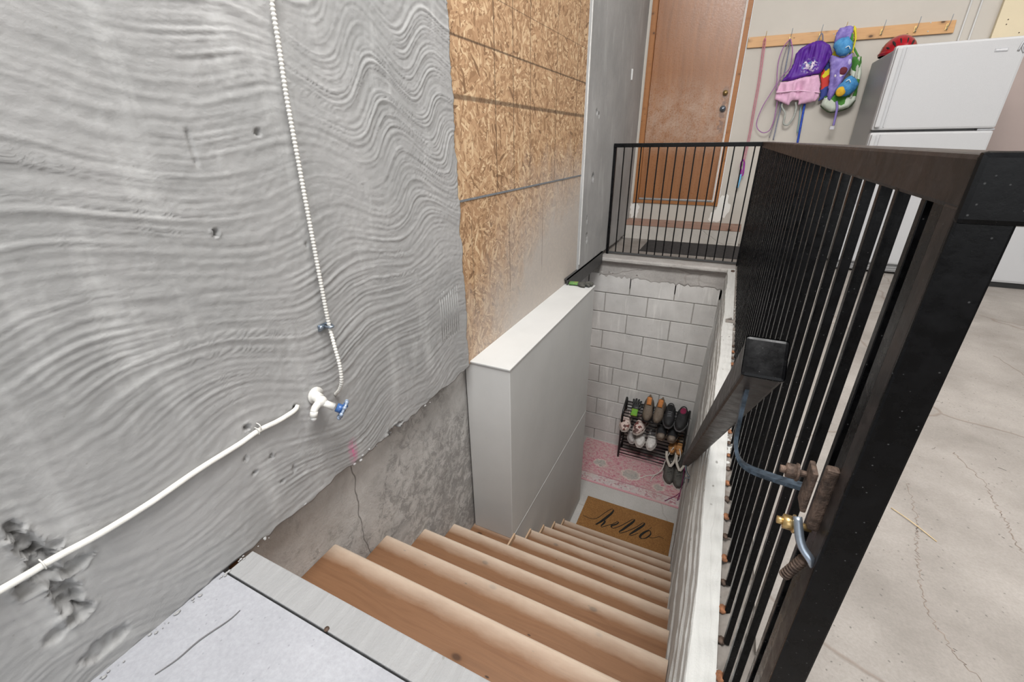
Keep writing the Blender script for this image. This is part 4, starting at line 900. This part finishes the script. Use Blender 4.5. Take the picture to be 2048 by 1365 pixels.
def shoe(name, label, cat, x, y, z, L=.27, W=.095, H=.10, collar=.11, col=(60, 60, 60), sole=(30, 30, 30), lining=(20, 20, 20), rz=0, pitch=0, toe=None, pull=None, laces=None, group=None, strap=None, flip=False, tongue=None, openr=.3):
    """shoe with its toe at (x,y,z) pointing to -y, heel towards +y"""
    root = empty(name, (x, y, z), label, cat, group or ('footwear on the shoe rack' if z > FZ + .05 else 'walking boots standing on the rug'))
    Mx = Matrix.Translation((x, y, z)) @ Matrix.Rotation(rz, 4, 'Z') @ Matrix.Rotation(pitch, 4, 'X')
    def T(p): return Mx @ Vector(p)
    um = col if not isinstance(col, tuple) else simple(name + ' upper', col, .7, 0, .2, 60, .3)
    sm_ = simple(name + ' sole', sole, .7); lm_ = simple(name + ' lining', lining, .9)
    # outline half-width along t (0 toe..1 heel)
    def hw(t): return W * 1.2 / 2 * (max(0, math.sin(math.pi * min(1, t * 1.9 + .05) * .5)) ** .5 * (1 - .22 * math.exp(-((t - .62) / .16) ** 2)) * (1 if t < .86 else math.sqrt(max(0, 1 - ((t - .86) / .145) ** 2)) * .96 + .04))
    ts = [.0, .03, .08, .16, .26, .38, .5, .62, .74, .84, .92, .97, .995]
    bt = []; tp = []
    for t in ts:
        w_ = max(.006, hw(t)); bt.append(T((w_ * 1.06, t * L, 0))); tp.append(w_)
    ring = [T((max(.006, hw(t)) * 1.07, t * L, 0)) for t in ts] + [T((-max(.006, hw(t)) * 1.07, t * L, 0)) for t in reversed(ts)]
    n = len(ring); up = (Mx.to_3x3() @ Vector((0, 0, 1)))
    MB().add([p for p in ring] + [p + up * .022 for p in ring], [(i, (i + 1) % n, n + (i + 1) % n, n + i) for i in range(n)] + [tuple(range(n))[::-1], tuple(range(n, 2 * n))]).obj('sole', sm_, root)
    def ht(t):
        if t < .35: return .018 + (H * .62 - .018) * math.sin(math.pi / 2 * (t + .08) / .43) ** .7
        if t < .55: k = (t - .35) / .2; return H * .62 + (collar - H * .62) * k * k * (3 - 2 * k)
        return collar
    rings = []
    for t in ts:
        w_ = max(.005, hw(t)); h_ = ht(t) if t < .9 else collar * (1 - .15 * (t - .9) / .1)
        rings.append([T((w_ * math.copysign(abs(math.cos(a)) ** .7, math.cos(a)), t * L, .016 + (h_) * abs(math.sin(a)) ** .65)) for a in [math.pi * k / 12 for k in range(13)]])
    MB().loft(rings).obj('upper', um, root)
    # opening
    oc = .74; ol = .20; rw = W * openr; zt = collar + .017
    MB().add([T((rw * math.cos(a), (oc + ol * math.sin(a)) * L, zt + .001)) for a in [2 * math.pi * k / 20 for k in range(20)]] + [T((rw * .8 * math.cos(a), (oc + ol * .8 * math.sin(a)) * L, zt + .0045)) for a in [2 * math.pi * k / 20 for k in range(20)]], [(k, (k + 1) % 20, 20 + (k + 1) % 20, 20 + k) for k in range(20)] + [tuple(range(20, 40))], True).obj('insole', lm_, root)
    MB().tube([T((rw * 1.08 * math.cos(a), (oc + ol * 1.03 * math.sin(a)) * L, zt + .002 + (.012 * math.sin(a) if True else 0))) for a in [2 * math.pi * k / 20 for k in range(20)]], .006, 8, closed=True).obj('collar', um, root)
    if toe: 
        MB().loft([[p + up * .0015 + (p - T((0, .10 * L, .02))).normalized() * .002 for p in q] for q in rings[:4]]).obj('toe_cap', simple(name + ' toe', toe, .6, 0, .15, 60), root)
    if tongue:
        MB().loft([[T((sx * W * .25, .47 * L + .012 * k, collar + .008 + .022 * k + dz)) for sx, dz in ((-1, 0), (0, .006), (1, 0), (1, -.006), (-1, -.006))] for k in range(4)]).obj('tongue', simple(name + ' tongue', tongue, .8), root)
    if pull: MB().tube([T((-.008, .97 * L, collar)), T((-.004, .985 * L, collar + .035)), T((.004, .985 * L, collar + .035)), T((.008, .97 * L, collar))], .005, 6, sm=4).obj('pull_tab', simple(name + ' tab', pull, .8), root)
    if laces:
        lb = MB()
        for k in range(4): t = .34 + .05 * k; hh = ht(t) + .018; lb.tube([T((-W * .22, t * L, hh - .004)), T((0, t * L, hh + .004)), T((W * .22, (t + .02) * L, hh - .004))], .0026, 5)
        lb.obj('laces', simple(name + ' lace', laces, .8), root)
    return root
# top tier
ZT = -1.585
PT = math.atan2(.07, .19)
for x, y, rz, lab in ((.632, 3.86, .06, 'taupe ankle boot with orange lining, left of its pair on the top shelf'), (.725, 3.86, -.08, 'taupe ankle boot with orange lining, right of its pair on the top shelf')):
    shoe('ankle_boot', lab, 'boot', x, y, ZT, .25, .09, .10, .13, (104, 92, 80), (34, 32, 32), (176, 112, 60), rz, .10, pull=(112, 96, 80), tongue=(190, 122, 66), openr=.26)
shoe('hiking_shoe', 'black trainer with black lining on the top shelf beside the taupe boots', 'shoe', .842, 3.84, ZT, .26, .095, .11, .10, (34, 34, 36), (92, 92, 94), (20, 20, 22), .04, .10, laces=(130, 132, 136))
shoe('hiking_shoe', 'black trainer with a magenta lining at the right end of the top shelf', 'shoe', .945, 3.83, ZT, .26, .10, .11, .10, (36, 36, 37), (110, 110, 112), (120, 30, 64), -.06, .10, laces=(50, 50, 54))
# second tier
SP = m_cloth('pink patterned clog', [(206, 186, 178), (206, 186, 178), (120, 70, 66), (210, 192, 184), (96, 70, 66), (206, 186, 178)], 34, .7, 'cells')
for x, rz, lab in ((.428, .10, 'pink clog with brown leopard pattern, left end of the second shelf'), (.545, -.22, 'pink clog with brown leopard pattern, second from left on the second shelf')):
    shoe('patterned_clog', lab, 'shoe', x, 3.835, -1.75, .25, .10, .09, .075, SP, (206, 196, 188), (130, 120, 116), rz, .12)
for x, rz, lab in ((.795, .05, 'black shoe with tan toe cap, left of the pair on the second shelf'), (.895, -.03, 'black shoe with tan toe cap, right of the pair on the second shelf')):
    shoe('toe_cap_shoe', lab, 'shoe', x, 3.84, -1.745, .24, .09, .09, .08, (36, 36, 38), (110, 96, 82), (22, 22, 24), rz, .12, toe=(128, 116, 104))
# third tier
for x, rz, lab in ((.60, .10, 'white slip-on shoe with grey lining, left of the pair on the third shelf'), (.705, -.02, 'white slip-on shoe with grey lining, right of the pair on the third shelf')):
    shoe('slip_on_shoe', lab, 'shoe', x, 3.84, -1.90, .24, .09, .085, .075, (206, 202, 198), (212, 208, 202), (110, 104, 104), rz, .12, openr=.34)
shoe('grey_sneaker', 'pale grey sneaker tucked behind the white slip-on shoes', 'shoe', .515, 3.885, -1.91, .22, .085, .08, .07, (170, 164, 162), (190, 186, 182), (110, 104, 104), .15, .12)
for x, lab in ((.915, 'tan leather slipper, left of the pair at the right end of third shelf'), (.985, 'tan leather slipper, right of the pair at the right end of third shelf')):
    shoe('tan_slipper', lab, 'shoe', x, 3.85, -1.89, .23, .07, .075, .06, (178, 128, 78), (150, 132, 112), (172, 158, 140), -.02, .12, toe=(184, 132, 80), openr=.38)
# tall hiking boots on the rug
def hiking(x, y, rz, lab, magenta):
    rt = shoe('walking_boot', lab, 'boot', x, y, FZ + .009, .27, .098, .12, .13, (82, 80, 76), (206, 204, 198), (40, 36, 36), rz, 0)
    Mx = Matrix.Translation((x, y, FZ + .009)) @ Matrix.Rotation(rz, 4, 'Z')
    rings = []
    for z, hx, hy, cy in ((.11, .036, .06, .185), (.15, .037, .058, .19), (.20, .043, .066, .19), (.215, .044, .068, .19), (.205, .036, .058, .19), (.14, .03, .048, .19)):
        rings.append([Mx @ Vector((hx * math.cos(a), cy + hy * math.sin(a), z + .016 + (.03 * math.sin(a) if z > .18 else 0))) for a in [2 * math.pi * k / 18 for k in range(18)]])
    MB().loft(rings).obj('shaft', simple('boot shaft %s' % lab[:9], (58, 54, 50), .7), rt)
    for sx in (-1, 1):
        MB().tube([Mx @ Vector((sx * .046, .20, .262)), Mx @ Vector((sx * .040, .15, .215)), Mx @ Vector((sx * .012, .118, .165)), Mx @ Vector((0, .108, .15))], .0135, 8, sm=4).obj('padded_collar', simple('cream padding', (190, 184, 174), .9), rt)
    lb = MB()
    for k in range(6): yk = .07 + k * .014; lb.tube([Mx @ Vector((-.022, yk, .085 + k * .009)), Mx @ Vector((0, yk - .003, .097 + k * .009)), Mx @ Vector((.022, yk, .085 + k * .009))], .003, 5)
    lb.obj('laces', simple('boot lace %s' % lab[:8], (110, 112, 106), .8), rt)
    return rt
b1 = hiking(.945, 3.67, .14, 'grey walking boot with cream collar, left one standing on the rug', 0)
b2 = hiking(1.035, 3.645, .10, 'grey walking boot with cream collar and magenta lace, beside the white wall', 1)
MB().tube([(1.06, 3.80, -1.93), (1.066, 3.72, -2.02), (1.064, 3.62, -2.115), (1.055, 3.55, -2.127), (1.05, 3.50, -2.127), (1.062, 3.52, -2.127), (1.06, 3.60, -2.127), (1.03, 3.55, -2.127), (.99, 3.50, -2.127), (.945, 3.44, -2.127)], .0032, 6, sm=5).obj('magenta_lace', simple('magenta cord', (118, 30, 84), .7), b2)
WLC = simple('white lace', (206, 202, 196), .8)
MB().tube([(.93, 3.86, -1.80), (.905, 3.85, -1.86), (.885, 3.84, -1.93), (.87, 3.82, -1.99), (.86, 3.79, -2.05), (.82, 3.76, -2.10), (.77, 3.74, -2.124), (.72, 3.71, -2.126), (.69, 3.67, -2.126), (.665, 3.655, -2.127), (.662, 3.62, -2.127)], .005, 6, sm=5).obj('white_lace', WLC, b1)
MB().tube([(.80, 3.745, -2.115), (.78, 3.70, -2.126), (.778, 3.655, -2.127)], .0045, 6, sm=4).obj('white_lace', WLC, b1)
MB().tube([(.985, 3.86, -1.80), (1.005, 3.84, -1.86), (.995, 3.83, -1.93), (.96, 3.82, -1.955), (.93, 3.825, -1.95)], .005, 6, sm=4).obj('white_lace', WLC, b2)

# gloves
GG = m_cloth('green glove cuff', [(120, 150, 40), (96, 160, 60), (160, 160, 40)], 20); GK = m_cloth('black rubber glove', [(26, 28, 28), (44, 46, 46)], 40, .5)
def glove(root, Mx, GGm, GKm):
    rings = []
    for t, hx, hy in ((0, .040, .012), (.03, .038, .013), (.06, .036, .013), (.09, .042, .014)): rings.append([Mx @ Vector((hx * math.cos(a), t, .013 + hy * math.sin(a))) for a in [2 * math.pi * k / 14 for k in range(14)]])
    MB().loft(rings).obj('cuff', GGm, root)
    rings = []
    for t, hx, hy in ((.09, .042, .014), (.12, .046, .016), (.15, .044, .014), (.17, .04, .012)): rings.append([Mx @ Vector((hx * math.cos(a), t, .013 + hy * math.sin(a))) for a in [2 * math.pi * k / 14 for k in range(14)]])
    MB().loft(rings).obj('palm', GKm, root)
    for x, l, s_ in ((-.032, .065, -.014), (-.011, .08, -.004), (.011, .075, .006), (.031, .055, .018)):
        MB().tube([Mx @ Vector((x, .155, .013)), Mx @ Vector((x + s_ * .5, .16 + l * .5, .02)), Mx @ Vector((x + s_, .16 + l, .012))], .010, 8, sm=3).obj('finger', GKm, root)
    MB().tube([Mx @ Vector((.038, .11, .013)), Mx @ Vector((.062, .135, .016)), Mx @ Vector((.066, .17, .013))], .011, 8, sm=3).obj('thumb', GKm, root)
gl = empty('work_glove', (.51, 3.92, -1.57), 'green and black work glove, fingers up, at the left end of the rack top', 'glove', 'work gloves')
glove(gl, Matrix.Translation((.497, 3.915, -1.583)) @ Matrix.Rotation(.0, 4, 'Z') @ Matrix.Rotation(.5, 4, 'X') @ Matrix.Diagonal((.85, .85, .85, 1)), GG, GK)
gl = empty('work_glove', (.1, 3.1, .02), 'green and grey work glove lying flat at the far end of the white ledge', 'glove', 'work gloves')
glove(gl, Matrix.Translation((.02, 3.065, .014)) @ Matrix.Rotation(-1.45, 4, 'Z') @ Matrix.Diagonal((.8, .75, .9, 1)), m_cloth('orange green cuff', [(190, 120, 50), (90, 130, 70), (70, 110, 60)], 16), m_cloth('grey glove', [(50, 52, 48), (84, 82, 76)], 30))
